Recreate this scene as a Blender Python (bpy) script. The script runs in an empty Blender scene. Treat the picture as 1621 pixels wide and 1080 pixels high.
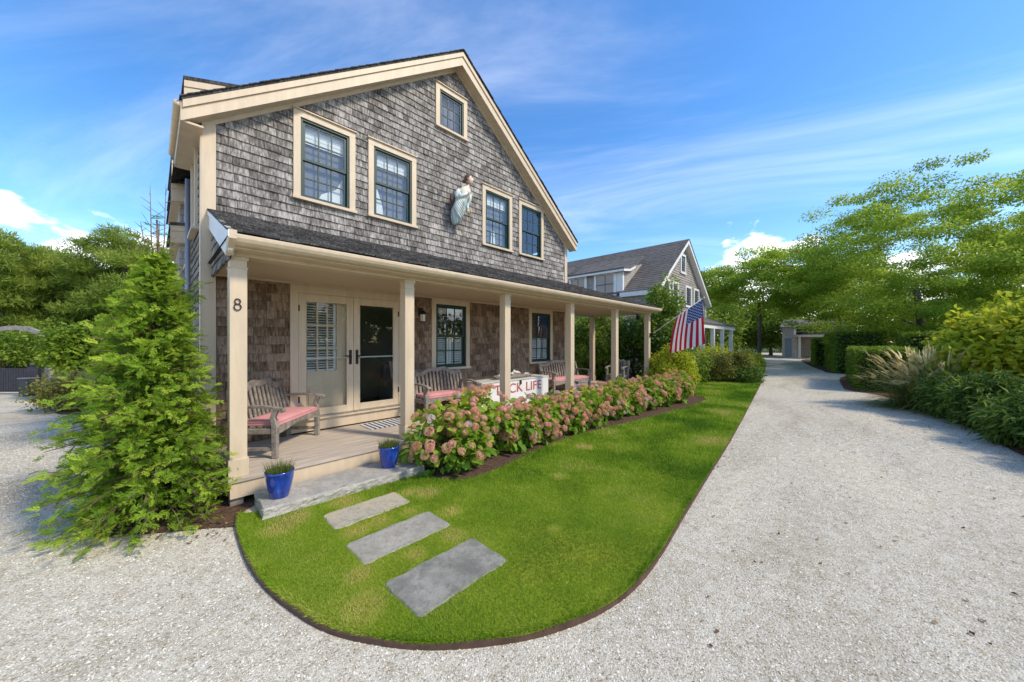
import bpy, bmesh, math, random
import numpy as np
from mathutils import Vector, Matrix, noise

SC = bpy.context.scene
COL = SC.collection
R = math.radians

# ------------------------------------------------------------------ camera
F_PX, CX, CY, EYE, YAW = 550.0, 810.5, 541.0, 1.83, 46.06
cam_d = bpy.data.cameras.new('camera')
cam = bpy.data.objects.new('camera', cam_d); COL.objects.link(cam)
cam.location = (0, 0, EYE); cam.rotation_euler = (R(90), 0, R(-YAW))
cam_d.sensor_width = 36; cam_d.lens = 36 * F_PX / 1621
cam_d.shift_y = 0.0006; cam_d.clip_start = 0.05; cam_d.clip_end = 2000
SC.camera = cam

# ------------------------------------------------------------------ sky and sun
SUN_EL = 45
SUN = Vector((0.40, -0.92, 0.0)).normalized() * math.cos(R(SUN_EL)) + Vector((0, 0, math.sin(R(SUN_EL))))
world = bpy.data.worlds.new('World'); SC.world = world; world.use_nodes = True
wn, wl = world.node_tree.nodes, world.node_tree.links
wn.clear()
def W(t, **k):
    n = wn.new(t)
    for a, b in k.items(): setattr(n, a, b)
    return n
def wmath(op, a, b=None, clamp=False):
    n = W('ShaderNodeMath', operation=op, use_clamp=clamp)
    for i, s in enumerate((a, b)):
        if s is None: continue
        if isinstance(s, (int, float)): n.inputs[i].default_value = s
        else: wl.new(s, n.inputs[i])
    return n.outputs[0]
sky = W('ShaderNodeTexSky', sky_type='NISHITA', sun_disc=False)
sky.sun_elevation = R(SUN_EL); sky.sun_rotation = math.atan2(SUN.x, SUN.y)
sky.altitude = 0; sky.air_density = 1.0; sky.dust_density = 0.4; sky.ozone_density = 1.2
tc = W('ShaderNodeTexCoord'); sep = W('ShaderNodeSeparateXYZ'); wl.new(tc.outputs['Generated'], sep.inputs[0])
zz = wmath('MAXIMUM', sep.outputs[2], 0.0)
den = wmath('ADD', zz, 0.12)
cmb = W('ShaderNodeCombineXYZ')
wl.new(wmath('DIVIDE', sep.outputs[0], den), cmb.inputs[0]); wl.new(wmath('DIVIDE', sep.outputs[1], den), cmb.inputs[1])
mp0 = W('ShaderNodeMapping'); wl.new(cmb.outputs[0], mp0.inputs[0]); mp0.inputs['Rotation'].default_value = (0, 0, R(60))
mp = W('ShaderNodeMapping'); wl.new(mp0.outputs[0], mp.inputs[0])
mp.inputs['Scale'].default_value = (0.55, 1.25, 1); mp.inputs['Location'].default_value = (3.1, 0.4, 0)
n1 = W('ShaderNodeTexNoise'); wl.new(mp.outputs[0], n1.inputs['Vector'])
n1.inputs['Scale'].default_value = 0.9; n1.inputs['Detail'].default_value = 7; n1.inputs['Roughness'].default_value = 0.62; n1.inputs['Distortion'].default_value = 0.9
cir = W('ShaderNodeMapRange'); wl.new(n1.outputs[0], cir.inputs[0]); cir.interpolation_type = 'SMOOTHSTEP'
cir.inputs[1].default_value = 0.40; cir.inputs[2].default_value = 0.86; cir.inputs[3].default_value = 0.02; cir.inputs[4].default_value = 0.28
# low cumulus bank round the horizon
mp2 = W('ShaderNodeMapping'); wl.new(tc.outputs['Generated'], mp2.inputs[0]); mp2.inputs['Scale'].default_value = (1, 1, 2.1); mp2.inputs['Location'].default_value = (0.08, -0.08, 0.15)
n2 = W('ShaderNodeTexNoise'); wl.new(mp2.outputs[0], n2.inputs['Vector'])
n2.inputs['Scale'].default_value = 4.6; n2.inputs['Detail'].default_value = 6; n2.inputs['Roughness'].default_value = 0.55
el = W('ShaderNodeMapRange'); wl.new(sep.outputs[2], el.inputs[0])
el.inputs[1].default_value = 0.14; el.inputs[2].default_value = 0.36; el.inputs[3].default_value = 0.0; el.inputs[4].default_value = 0.30
cu = W('ShaderNodeMapRange'); wl.new(wmath('SUBTRACT', n2.outputs[0], el.outputs[0]), cu.inputs[0]); cu.interpolation_type = 'SMOOTHSTEP'
cu.inputs[1].default_value = 0.44; cu.inputs[2].default_value = 0.53; cu.inputs[3].default_value = 0; cu.inputs[4].default_value = 0.92
fac = wmath('MAXIMUM', cir.outputs[0], cu.outputs[0], True)
hs = W('ShaderNodeHueSaturation'); wl.new(sky.outputs[0], hs.inputs['Color'])
hs.inputs['Saturation'].default_value = 1.40; hs.inputs['Value'].default_value = 1.18; hs.inputs['Hue'].default_value = 0.504
cmx = W('ShaderNodeMix', data_type='RGBA'); wl.new(fac, cmx.inputs[0]); wl.new(hs.outputs[0], cmx.inputs[6])
cmx.inputs[7].default_value = (9.4, 9.4, 9.6, 1)
bg = W('ShaderNodeBackground'); wl.new(cmx.outputs[2], bg.inputs[0]); bg.inputs[1].default_value = 0.15
wo = W('ShaderNodeOutputWorld'); wl.new(bg.outputs[0], wo.inputs[0])

sd = bpy.data.lights.new('sun', 'SUN'); sd.energy = 2.45; sd.angle = R(7); sd.color = (1.0, 0.89, 0.71)
so = bpy.data.objects.new('sun', sd); COL.objects.link(so); so.location = (20, -20, 30)
so.rotation_euler = SUN.to_track_quat('Z', 'Y').to_euler()

SC.view_settings.view_transform = 'Standard'; SC.view_settings.look = 'None'
SC.view_settings.exposure = 0.58; SC.view_settings.gamma = 1.0; SC.view_settings.use_curve_mapping = False
SC.render.engine = 'CYCLES'
SC.cycles.use_denoising = True
SC.cycles.max_bounces = 8; SC.cycles.sample_clamp_indirect = 4.0; SC.cycles.diffuse_bounces = 3; SC.cycles.transparent_max_bounces = 16

# ------------------------------------------------------------------ helpers
FU, FV = math.sin(R(YAW)), math.cos(R(YAW))
def at(px, py, Z):                       # a pixel of the photograph and a depth -> a point
    X = (px - CX) / F_PX * Z
    return Vector((Z * FU + X * FV, Z * FV - X * FU, EYE - (py - CY) / F_PX * Z))
def depth(x, y): return x * FU + y * FV
OFF = {}
def thing(name, label, cat, loc=(0, 0, 0), rz=0.0, group=None):
    o = bpy.data.objects.new(name, None); COL.objects.link(o)
    o.location = loc; o.rotation_euler = (0, 0, rz); o.empty_display_size = 0.2
    tag(o, label, cat, group); OFF[o.name] = Vector(loc) if rz == 0 else Vector((0, 0, 0))
    return o
def tag(o, label, cat, group=None):
    o['label'] = label; o['category'] = cat; o['kind'] = 'thing'
    if group: o['group'] = group
    return o
def kind(o, k): o['kind'] = k; return o
def copy_tree(o, parent=None):
    c = o.copy(); COL.objects.link(c)
    if parent is not None: c.parent = parent
    for ch in [x for x in bpy.data.objects if x.parent == o]: copy_tree(ch, c)
    return c
def root_off(p):
    return OFF.get(p.name, Vector((0, 0, 0))) if p else Vector((0, 0, 0))
def link(name, me, mat=None, parent=None, mats=None):
    o = bpy.data.objects.new(name, me); COL.objects.link(o)
    if mats:
        for m in mats: me.materials.append(m)
    elif mat: 
        if not me.materials: me.materials.append(mat)
    if parent:
        o.parent = parent; OFF[o.name] = root_off(parent)
    return o
class MB:
    def __init__(s): s.v = []; s.f = []; s.m = []; s.t = []; s.cm = 0; s.ct = 0.5
    def poly(s, pts, flip=False):
        i = len(s.v); s.v += [tuple(p) for p in pts]
        idx = list(range(i, i + len(pts)))
        s.f.append(idx[::-1] if flip else idx); s.m.append(s.cm); s.t.append(s.ct)
    def faces(s, V, Fs):
        i = len(s.v); s.v += [tuple(p) for p in V]
        for f in Fs: s.f.append([i + a for a in f]); s.m.append(s.cm); s.t.append(s.ct)
    def box(s, x0, x1, y0, y1, z0, z1):
        V = [(x0,y0,z0),(x1,y0,z0),(x1,y1,z0),(x0,y1,z0),(x0,y0,z1),(x1,y0,z1),(x1,y1,z1),(x0,y1,z1)]
        s.faces(V, [(0,3,2,1),(4,5,6,7),(0,1,5,4),(1,2,6,5),(2,3,7,6),(3,0,4,7)])
    def obox(s, c, ax, ay, az):           # oriented box: centre + three half axes
        c, ax, ay, az = map(Vector, (c, ax, ay, az))
        V = [c - ax - ay - az, c + ax - ay - az, c + ax + ay - az, c - ax + ay - az,
             c - ax - ay + az, c + ax - ay + az, c + ax + ay + az, c - ax + ay + az]
        s.faces(V, [(0,3,2,1),(4,5,6,7),(0,1,5,4),(1,2,6,5),(2,3,7,6),(3,0,4,7)])
    def bar(s, a, b, w, h, up=(0, 0, 1)):
        a, b = Vector(a), Vector(b); d = (b - a); L = d.length; d.normalize()
        side = d.cross(Vector(up))
        if side.length < 1e-4: side = d.cross(Vector((1, 0, 0)))
        side.normalize(); u2 = side.cross(d)
        s.obox((a + b) / 2, d * L / 2, side * w / 2, u2 * h / 2)
    def prism(s, pts, d):                 # closed polygon extruded by the vector d
        d = Vector(d); n = len(pts); A = [Vector(p) for p in pts]
        V = A + [p + d for p in A]
        s.faces(V, [tuple(range(n))[::-1], tuple(range(n, 2 * n))] + [(i, (i + 1) % n, n + (i + 1) % n, n + i) for i in range(n)])
    def tube(s, pts, rad, n=8, cap=True):
        pts = [Vector(p) for p in pts]
        if not hasattr(rad, '__len__'): rad = [rad] * len(pts)
        V = []; ref = Vector((0.31, 0.17, 1)).normalized()
        for i, p in enumerate(pts):
            d = (pts[min(i + 1, len(pts) - 1)] - pts[max(i - 1, 0)])
            d = d.normalized() if d.length > 1e-9 else Vector((0, 0, 1))
            a = d.cross(ref)
            if a.length < 0.05: a = d.cross(Vector((1, 0, 0)))
            a.normalize(); b = d.cross(a)
            for k in range(n):
                t = 2 * math.pi * k / n
                V.append(p + (a * math.cos(t) + b * math.sin(t)) * rad[i])
        Fs = [(i * n + k, i * n + (k + 1) % n, (i + 1) * n + (k + 1) % n, (i + 1) * n + k) for i in range(len(pts) - 1) for k in range(n)]
        if cap:
            Fs.append(tuple(range(n))[::-1]); Fs.append(tuple((len(pts) - 1) * n + k for k in range(n)))
        s.faces(V, Fs)
    def lathe(s, prof, c=(0, 0, 0), n=24):
        V = [(c[0] + r * math.cos(2 * math.pi * k / n), c[1] + r * math.sin(2 * math.pi * k / n), c[2] + z) for r, z in prof for k in range(n)]
        s.faces(V, [(i * n + k, i * n + (k + 1) % n, (i + 1) * n + (k + 1) % n, (i + 1) * n + k) for i in range(len(prof) - 1) for k in range(n)])
    def build(s, name, mat=None, parent=None, mats=None, smooth=False, bevel=0, local=False):
        off = Vector((0, 0, 0)) if local else root_off(parent)
        me = bpy.data.meshes.new(name)
        me.from_pydata([(p[0] - off.x, p[1] - off.y, p[2] - off.z) for p in s.v], [], s.f)
        a = me.attributes.new('tint', 'FLOAT', 'FACE'); a.data.foreach_set('value', s.t)
        if mats: me.polygons.foreach_set('material_index', s.m)
        if smooth: me.polygons.foreach_set('use_smooth', [True] * len(s.f))
        o = link(name, me, mat, parent, mats)
        if bevel:
            b = o.modifiers.new('bevel', 'BEVEL'); b.width = bevel; b.segments = 2; b.limit_method = 'ANGLE'; b.angle_limit = R(50)
        return o
def np_mesh(name, V, Fa, tint, mat, parent=None, smooth=False):
    """V (n,3) array in world space, Fa (m,k) array of faces, tint per face"""
    off = root_off(parent)
    V = np.asarray(V, np.float32) - np.array(off, np.float32)
    me = bpy.data.meshes.new(name); m, k = Fa.shape
    me.vertices.add(len(V)); me.vertices.foreach_set('co', V.ravel())
    me.loops.add(m * k); me.loops.foreach_set('vertex_index', Fa.astype(np.int32).ravel())
    me.polygons.add(m); me.polygons.foreach_set('loop_start', np.arange(0, m * k, k, dtype=np.int32))
    a = me.attributes.new('tint', 'FLOAT', 'FACE'); a.data.foreach_set('value', np.asarray(tint, np.float32))
    me.update(calc_edges=True)
    if smooth: me.polygons.foreach_set('use_smooth', np.ones(m, bool))
    return link(name, me, mat, parent)
def nrm(a): return a / np.maximum(np.linalg.norm(a, axis=-1, keepdims=True), 1e-9)
def scatter(T, TF, P, D, N, S):
    """copies of template T (k,3) with faces TF at points P, along D, facing N, scaled S -> V, F"""
    T = np.asarray(T, float); TF = np.asarray(TF); n = len(P)
    D = nrm(D); side = nrm(np.cross(D, N)); N2 = np.cross(side, D)
    S = np.asarray(S, float)
    if S.ndim == 1: S = np.repeat(S[:, None], 3, 1)
    V = P[:, None] + (T[None, :, 0, None] * S[:, None, 0, None]) * side[:, None] + (T[None, :, 1, None] * S[:, None, 1, None]) * D[:, None] + (T[None, :, 2, None] * S[:, None, 2, None]) * N2[:, None]
    Fa = (TF[None] + (np.arange(n) * len(T))[:, None, None]).reshape(-1, TF.shape[1])
    return V.reshape(-1, 3), Fa
LEAF = np.array([(0, 0, 0), (.32, .42, .10), (0, 1, -.06), (-.32, .42, .10)]); LEAF_F = np.array([(0, 1, 2), (0, 2, 3)])
NEEDLE = np.array([(-.05, 0, 0), (.05, 0, 0), (.0, 1, 0)]); NEEDLE_F = np.array([(0, 1, 2)])
BIGLEAF = np.array([(0, 0, 0), (.2, .2, .05), (.33, .5, .07), (.2, .8, .0), (0, 1, -.12), (-.2, .8, .0), (-.33, .5, .07), (-.2, .2, .05), (0, .5, -.02)])
BIGLEAF_F = np.array([(0, 1, 8), (1, 2, 8), (2, 3, 8), (3, 4, 8), (4, 5, 8), (5, 6, 8), (6, 7, 8), (7, 0, 8)])
def rdir(rng, n):
    return nrm(rng.normal(size=(n, 3)))
def clip_poly(pts, a, b, c):              # keep a*x + b*y <= c  (2-D points)
    out = []
    for i in range(len(pts)):
        p, q = pts[i], pts[(i + 1) % len(pts)]
        dp, dq = a * p[0] + b * p[1] - c, a * q[0] + b * q[1] - c
        if dp <= 0: out.append(p)
        if (dp < 0) != (dq < 0) and abs(dp - dq) > 1e-9:
            t = dp / (dp - dq); out.append((p[0] + t * (q[0] - p[0]), p[1] + t * (q[1] - p[1])))
    return out
def in_poly(P, poly):
    x, y = P[:, 0], P[:, 1]; res = np.zeros(len(P), bool); n = len(poly)
    for i in range(n):
        (x1, y1), (x2, y2) = poly[i], poly[(i + 1) % n]
        c = ((y1 > y) != (y2 > y)) & (x < (x2 - x1) * (y - y1) / ((y2 - y1) if y2 != y1 else 1e-9) + x1)
        res ^= c
    return res
def smooth_line(pts, k=6):
    out = []; P = [Vector((p[0], p[1])) for p in pts]
    for i in range(len(P) - 1):
        p0, p1, p2, p3 = P[max(i - 1, 0)], P[i], P[i + 1], P[min(i + 2, len(P) - 1)]
        for j in range(k):
            t = j / k
            q = 0.5 * ((2 * p1) + (-p0 + p2) * t + (2 * p0 - 5 * p1 + 4 * p2 - p3) * t * t + (-p0 + 3 * p1 - 3 * p2 + p3) * t ** 3)
            out.append((q.x, q.y))
    out.append((P[-1].x, P[-1].y)); return out
def text_mesh(name, s, size, mat, parent, M, extrude=0.004):
    cu_ = bpy.data.curves.new(name + '_c', 'FONT'); cu_.body = s; cu_.size = size; cu_.extrude = extrude; cu_.align_x = 'CENTER'; cu_.align_y = 'CENTER'
    tmp = bpy.data.objects.new(name + '_t', cu_); COL.objects.link(tmp)
    dg = bpy.context.evaluated_depsgraph_get(); me = bpy.data.meshes.new_from_object(tmp.evaluated_get(dg))
    bpy.data.objects.remove(tmp); me.name = name
    off = root_off(parent); me.transform(Matrix.Translation(-off) @ M)
    me.materials.clear()
    return link(name, me, mat, parent)

# ------------------------------------------------------------------ materials
def mat(name): 
    m = bpy.data.materials.new(name); m.use_nodes = True
    nt = m.node_tree; b = nt.nodes['Principled BSDF']; return m, nt, b
def N_(nt, t, **k):
    n = nt.nodes.new(t)
    for a, b in k.items(): setattr(n, a, b)
    return n
def ramp(nt, fac, stops):
    r = N_(nt, 'ShaderNodeValToRGB'); e = r.color_ramp.elements
    while len(e) < len(stops): e.new(0.5)
    for i, (p, c) in enumerate(stops): e[i].position = p; e[i].color = (*c, 1) if len(c) == 3 else c
    nt.links.new(fac, r.inputs[0]); return r.outputs[0]
def noise_tex(nt, scale, detail=4, rough=0.55, vec=None, stretch=None, dist=0.0):
    n = N_(nt, 'ShaderNodeTexNoise'); n.inputs['Scale'].default_value = scale; n.inputs['Detail'].default_value = detail
    n.inputs['Roughness'].default_value = rough; n.inputs['Distortion'].default_value = dist
    if vec is None: vec = N_(nt, 'ShaderNodeNewGeometry').outputs['Position']
    if stretch:
        mpn = N_(nt, 'ShaderNodeMapping'); mpn.inputs['Scale'].default_value = stretch; nt.links.new(vec, mpn.inputs[0]); vec = mpn.outputs[0]
    nt.links.new(vec, n.inputs['Vector']); return n
def mixc(nt, fac, a, b, mode='MIX'):
    n = N_(nt, 'ShaderNodeMix', data_type='RGBA', blend_type=mode)
    for i, s in ((0, fac), (6, a), (7, b)):
        if hasattr(s, 'links') or hasattr(s, 'is_linked'): nt.links.new(s, n.inputs[i])
        else: n.inputs[i].default_value = s if isinstance(s, (int, float)) else (*s, 1)
    return n.outputs[2]
def bump(nt, b, h, strength=0.3, dist=0.01):
    n = N_(nt, 'ShaderNodeBump'); n.inputs['Strength'].default_value = strength; n.inputs['Distance'].default_value = dist
    nt.links.new(h, n.inputs['Height']); nt.links.new(n.outputs[0], b.inputs['Normal'])
def tint_out(nt):
    a = N_(nt, 'ShaderNodeAttribute'); a.attribute_name = 'tint'; return a.outputs['Fac']
def maths(nt, op, a, b=0.5, clamp=False):
    n = N_(nt, 'ShaderNodeMath', operation=op, use_clamp=clamp)
    for i, s in enumerate((a, b)):
        if isinstance(s, (int, float)): n.inputs[i].default_value = s
        else: nt.links.new(s, n.inputs[i])
    return n.outputs[0]
def plain(name, col, rough=0.6, metal=0.0, var=0.0, scale=6, stretch=None, bmp=0.0, spec=0.5):
    m, nt, b = mat(name); b.inputs['Roughness'].default_value = rough; b.inputs['Metallic'].default_value = metal
    b.inputs['Specular IOR Level'].default_value = spec
    if var:
        n = noise_tex(nt, scale, 5, 0.6, stretch=stretch)
        lo = tuple(c * (1 - var) for c in col); hi = tuple(min(1, c * (1 + var * 0.7)) for c in col)
        nt.links.new(ramp(nt, n.outputs[0], [(0.3, lo), (0.7, hi)]), b.inputs['Base Color'])
        if bmp: bump(nt, b, n.outputs[0], bmp)
    else: b.inputs['Base Color'].default_value = (*col, 1)
    return m
def shingle_mat(name, dark, mid, light, streak=1.0, tv=0.15):
    m, nt, b = mat(name); b.inputs['Roughness'].default_value = 0.9; b.inputs['Specular IOR Level'].default_value = 0.15
    t = tint_out(nt); g = N_(nt, 'ShaderNodeNewGeometry').outputs['Position']
    off = N_(nt, 'ShaderNodeVectorMath', operation='ADD'); nt.links.new(g, off.inputs[0])
    sc_ = N_(nt, 'ShaderNodeVectorMath', operation='SCALE'); sc_.inputs[0].default_value = (37, 53, 11); nt.links.new(t, sc_.inputs['Scale'])
    nt.links.new(sc_.outputs[0], off.inputs[1])
    grain = noise_tex(nt, 1.0, 6, 0.68, vec=off.outputs[0], stretch=(34, 34, 5))
    blot = noise_tex(nt, 1.0, 5, 0.65, vec=g, stretch=(2.2, 2.2, 1.3))
    a1 = maths(nt, 'MULTIPLY', grain.outputs[0], 0.95 * streak)
    a2 = maths(nt, 'MULTIPLY', t, tv); a3 = maths(nt, 'MULTIPLY', blot.outputs[0], 0.36)
    f = maths(nt, 'ADD', maths(nt, 'ADD', a1, a2), a3)
    c = ramp(nt, f, [(0.50, dark), (0.70, mid), (0.92, light)])
    nt.links.new(c, b.inputs['Base Color']); bump(nt, b, grain.outputs[0], 0.5, 0.004)
    return m
def leaf_mat(name, lo, mid, hi, rough=0.5, trans=0.3):
    m, nt, b = mat(name); b.inputs['Roughness'].default_value = rough + .1; b.inputs['Specular IOR Level'].default_value = 0.2
    c = ramp(nt, tint_out(nt), [(0.0, lo), (0.5, mid), (1.0, hi)])
    nt.links.new(c, b.inputs['Base Color'])
    tr = N_(nt, 'ShaderNodeBsdfTranslucent'); hc = N_(nt, 'ShaderNodeHueSaturation'); hc.inputs['Value'].default_value = 1.25; hc.inputs['Hue'].default_value = 0.49
    nt.links.new(c, hc.inputs['Color']); nt.links.new(hc.outputs[0], tr.inputs[0])
    mx = N_(nt, 'ShaderNodeMixShader'); mx.inputs[0].default_value = trans
    nt.links.new(b.outputs[0], mx.inputs[1]); nt.links.new(tr.outputs[0], mx.inputs[2])
    nt.links.new(mx.outputs[0], nt.nodes['Material Output'].inputs[0]); return m
def glass_mat(name, refl=0.12, tint=(0.85, 0.9, 0.9)):
    m, nt, b = mat(name); nt.nodes.remove(b)
    tr = N_(nt, 'ShaderNodeBsdfTransparent'); tr.inputs[0].default_value = (*tint, 1)
    gl = N_(nt, 'ShaderNodeBsdfGlossy'); gl.inputs['Roughness'].default_value = 0.01; gl.inputs[0].default_value = (0.95, 0.97, 1, 1)
    lw = N_(nt, 'ShaderNodeLayerWeight'); lw.inputs[0].default_value = 0.5
    fr = maths(nt, 'MULTIPLY', maths(nt, 'POWER', lw.outputs['Facing'], 3.0), 0.7)
    mx = N_(nt, 'ShaderNodeMixShader'); nt.links.new(maths(nt, 'ADD', fr, refl, True), mx.inputs[0])
    nt.links.new(tr.outputs[0], mx.inputs[1]); nt.links.new(gl.outputs[0], mx.inputs[2])
    nt.links.new(mx.outputs[0], nt.nodes['Material Output'].inputs[0]); return m
def far_shingle_mat(name, dark, light, row=0.13, width=0.16):
    m, nt, b = mat(name); b.inputs['Roughness'].default_value = 0.9; b.inputs['Specular IOR Level'].default_value = 0.15
    g = N_(nt, 'ShaderNodeNewGeometry').outputs['Position']; s = N_(nt, 'ShaderNodeSeparateXYZ'); nt.links.new(g, s.inputs[0])
    cb = N_(nt, 'ShaderNodeCombineXYZ'); nt.links.new(maths(nt, 'ADD', s.outputs[0], s.outputs[1]), cb.inputs[0]); nt.links.new(s.outputs[2], cb.inputs[1])
    br = N_(nt, 'ShaderNodeTexBrick'); nt.links.new(cb.outputs[0], br.inputs['Vector']); br.inputs['Scale'].default_value = 1.0
    br.inputs['Brick Width'].default_value = width; br.inputs['Row Height'].default_value = row; br.inputs['Mortar Size'].default_value = 0.012
    br.inputs['Color1'].default_value = (*dark, 1); br.inputs['Color2'].default_value = (*light, 1); br.inputs['Mortar'].default_value = (*(x * 0.35 for x in dark), 1)
    nz = noise_tex(nt, 1.0, 5, 0.65, vec=g, stretch=(5, 5, 2.0))
    nt.links.new(mixc(nt, maths(nt, 'MULTIPLY', nz.outputs[0], 0.75), br.outputs[0], tuple(x * 1.15 for x in light)), b.inputs['Base Color'])
    return m

M = {}
M['trim'] = plain('cream_paint', (0.62, 0.49, 0.335), 0.5, var=0.11, scale=1.0, stretch=(9, 9, 1.6))
M['ceil'] = plain('ceiling_paint', (0.56, 0.43, 0.29), 0.5, var=0.05, scale=3)
M['white'] = plain('white_paint', (0.78, 0.77, 0.74), 0.5, var=0.05, scale=4)
M['green'] = plain('green_paint', (0.014, 0.042, 0.030), 0.45)
M['black'] = plain('black_metal', (0.015, 0.015, 0.016), 0.4, 0.3)
M['bronze'] = plain('bronze_metal', (0.045, 0.035, 0.03), 0.4, 0.6)
M['steel'] = plain('brushed_metal', (0.55, 0.55, 0.53), 0.3, 0.9)
M['dark'] = plain('dark_interior', (0.05, 0.048, 0.045), 0.9)
M['room'] = plain('room_wall', (0.30, 0.28, 0.25), 0.9)
M['blind'] = plain('blind_white', (0.80, 0.79, 0.76), 0.6)
M['shingle'] = shingle_mat('weathered_shingle', (0.038, 0.033, 0.029), (0.19, 0.171, 0.152), (0.49, 0.455, 0.415))
M['shingle_b'] = shingle_mat('brown_shingle', (0.060, 0.036, 0.022), (0.18, 0.115, 0.072), (0.36, 0.26, 0.18), 1.0, 0.20)
M['roof'] = shingle_mat('roof_shingle', (0.02, 0.02, 0.02), (0.05, 0.047, 0.044), (0.13, 0.125, 0.12))
M['roof_edge'] = plain('roof_underlay', (0.03, 0.03, 0.03), 0.9)
M['far_sh'] = far_shingle_mat('far_wall_shingle', (0.24, 0.21, 0.185), (0.42, 0.385, 0.345))
M['far_roof'] = far_shingle_mat('far_roof_shingle', (0.075, 0.066, 0.058), (0.20, 0.178, 0.157), 0.12, 0.2)
M['glass'] = glass_mat('window_glass', 0.09)
M['pane_backing'] = plain('grey_backing', (0.20, 0.205, 0.22), 0.9)  # grey of the added sheet that sets the pane tone
M['door_glass'] = glass_mat('door_glass', 0.05, (0.9, 0.93, 0.92))
M['deck'] = plain('weathered_deck', (0.50, 0.42, 0.335), 0.8, var=0.35, scale=1.0, stretch=(2.0, 45, 10), bmp=0.15, spec=0.2)
M['teak'] = plain('weathered_teak', (0.27, 0.235, 0.195), 0.85, var=0.45, scale=1.0, stretch=(14, 14, 14), bmp=0.3, spec=0.2)
M['cushion'] = plain('pink_canvas', (0.64, 0.30, 0.295), 0.85, var=0.12, scale=5, spec=0.2)
M['bark'] = plain('bark', (0.11, 0.09, 0.07), 0.9, var=0.4, scale=14, bmp=0.6)
M['twig'] = plain('twig_bark', (0.19, 0.12, 0.085), 0.9, var=0.3, scale=20)
def gravel_mat():
    m, nt, b = mat('crushed_shell_gravel'); b.inputs['Roughness'].default_value = 0.95; b.inputs['Specular IOR Level'].default_value = 0.1
    g = N_(nt, 'ShaderNodeNewGeometry').outputs['Position']
    v = N_(nt, 'ShaderNodeTexVoronoi'); v.inputs['Scale'].default_value = 105; nt.links.new(g, v.inputs['Vector'])
    s = N_(nt, 'ShaderNodeSeparateColor'); nt.links.new(v.outputs['Color'], s.inputs[0])
    chips = ramp(nt, s.outputs[0], [(0.0, (0.30, 0.26, 0.18)), (0.15, (0.50, 0.45, 0.345)), (0.5, (0.635, 0.58, 0.465)), (1.0, (0.76, 0.71, 0.59))])
    big = noise_tex(nt, 0.5, 6, 0.64, vec=g, dist=0.4, stretch=(0.45, 1.5, 1))
    wear = ramp(nt, big.outputs[0], [(0.30, (0.66, 0.63, 0.58)), (0.50, (0.93, 0.93, 0.92)), (0.70, (1.06, 1.04, 1.0))])
    fine = noise_tex(nt, 9, 5, 0.7, vec=g)
    dirt = ramp(nt, fine.outputs[0], [(0.3, (0.74, 0.68, 0.6)), (0.55, (1, 1, 1))])
    c = mixc(nt, 1.0, mixc(nt, 1.0, chips, wear, 'MULTIPLY'), dirt, 'MULTIPLY')
    nt.links.new(c, b.inputs['Base Color']); bump(nt, b, maths(nt, 'SUBTRACT', 1.0, v.outputs['Distance']), 0.5, 0.010)
    return m
M['gravel'] = gravel_mat()
m, nt, b = mat('shell_chip'); b.inputs['Roughness'].default_value = 0.85; b.inputs['Specular IOR Level'].default_value = 0.2
nt.links.new(ramp(nt, tint_out(nt), [(0.0, (0.24, 0.205, 0.145)), (0.15, (0.50, 0.45, 0.345)), (0.5, (0.69, 0.635, 0.51)), (1.0, (0.86, 0.81, 0.69))]), b.inputs['Base Color']); M['chip'] = m
def lawn_mat():
    m, nt, b = mat('lawn_turf'); b.inputs['Roughness'].default_value = 0.9; b.inputs['Specular IOR Level'].default_value = 0.1
    a = noise_tex(nt, 0.9, 5, 0.6); f = noise_tex(nt, 45, 3, 0.7)
    c1 = ramp(nt, a.outputs[0], [(0.32, (0.13, 0.21, 0.016)), (0.5, (0.22, 0.30, 0.024)), (0.68, (0.33, 0.36, 0.04))])
    c2 = ramp(nt, f.outputs[0], [(0.3, (0.5, 0.5, 0.42)), (0.65, (1.1, 1.05, 1))])
    nt.links.new(mixc(nt, 1.0, c1, c2, 'MULTIPLY'), b.inputs['Base Color']); bump(nt, b, f.outputs[0], 0.8, 0.02); return m
M['lawn'] = lawn_mat()
M['mulch'] = plain('bark_mulch', (0.115, 0.072, 0.048), 0.95, var=0.6, scale=28, bmp=1.0, spec=0.1)
M['mulch_red'] = plain('red_mulch', (0.20, 0.085, 0.05), 0.95, var=0.5, scale=22, bmp=1.0, spec=0.1)
M['soil'] = plain('field_ground', (0.085, 0.10, 0.03), 0.95, var=0.5, scale=2.5, spec=0.1)
M['edging'] = plain('rusted_edging', (0.095, 0.052, 0.033), 0.8, var=0.35, scale=9)
def granite(name, base, dark):
    m, nt, b = mat(name); b.inputs['Roughness'].default_value = 0.85; b.inputs['Specular IOR Level'].default_value = 0.25
    a = noise_tex(nt, 130, 3, 0.8); l = noise_tex(nt, 3.2, 6, 0.65, dist=0.3)
    c1 = ramp(nt, a.outputs[0], [(0.32, tuple(x * 0.5 for x in base)), (0.5, base), (0.7, tuple(min(1, x * 1.45) for x in base))])
    f = ramp(nt, l.outputs[0], [(0.42, (0, 0, 0)), (0.62, (1, 1, 1))])
    md = noise_tex(nt, 17, 6, 0.7); c2 = mixc(nt, 1.0, c1, ramp(nt, md.outputs[0], [(0.3, (0.62, 0.60, 0.55)), (0.5, (1, 1, 1)), (0.72, (1.18, 1.15, 1.08))]), 'MULTIPLY')
    hn = maths(nt, 'ADD', maths(nt, 'MULTIPLY', a.outputs[0], 0.35), md.outputs[0])
    nt.links.new(mixc(nt, f, c2, mixc(nt, 0.8, c2, dark)), b.inputs['Base Color']); bump(nt, b, hn, 0.6, 0.012); return m
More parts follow.
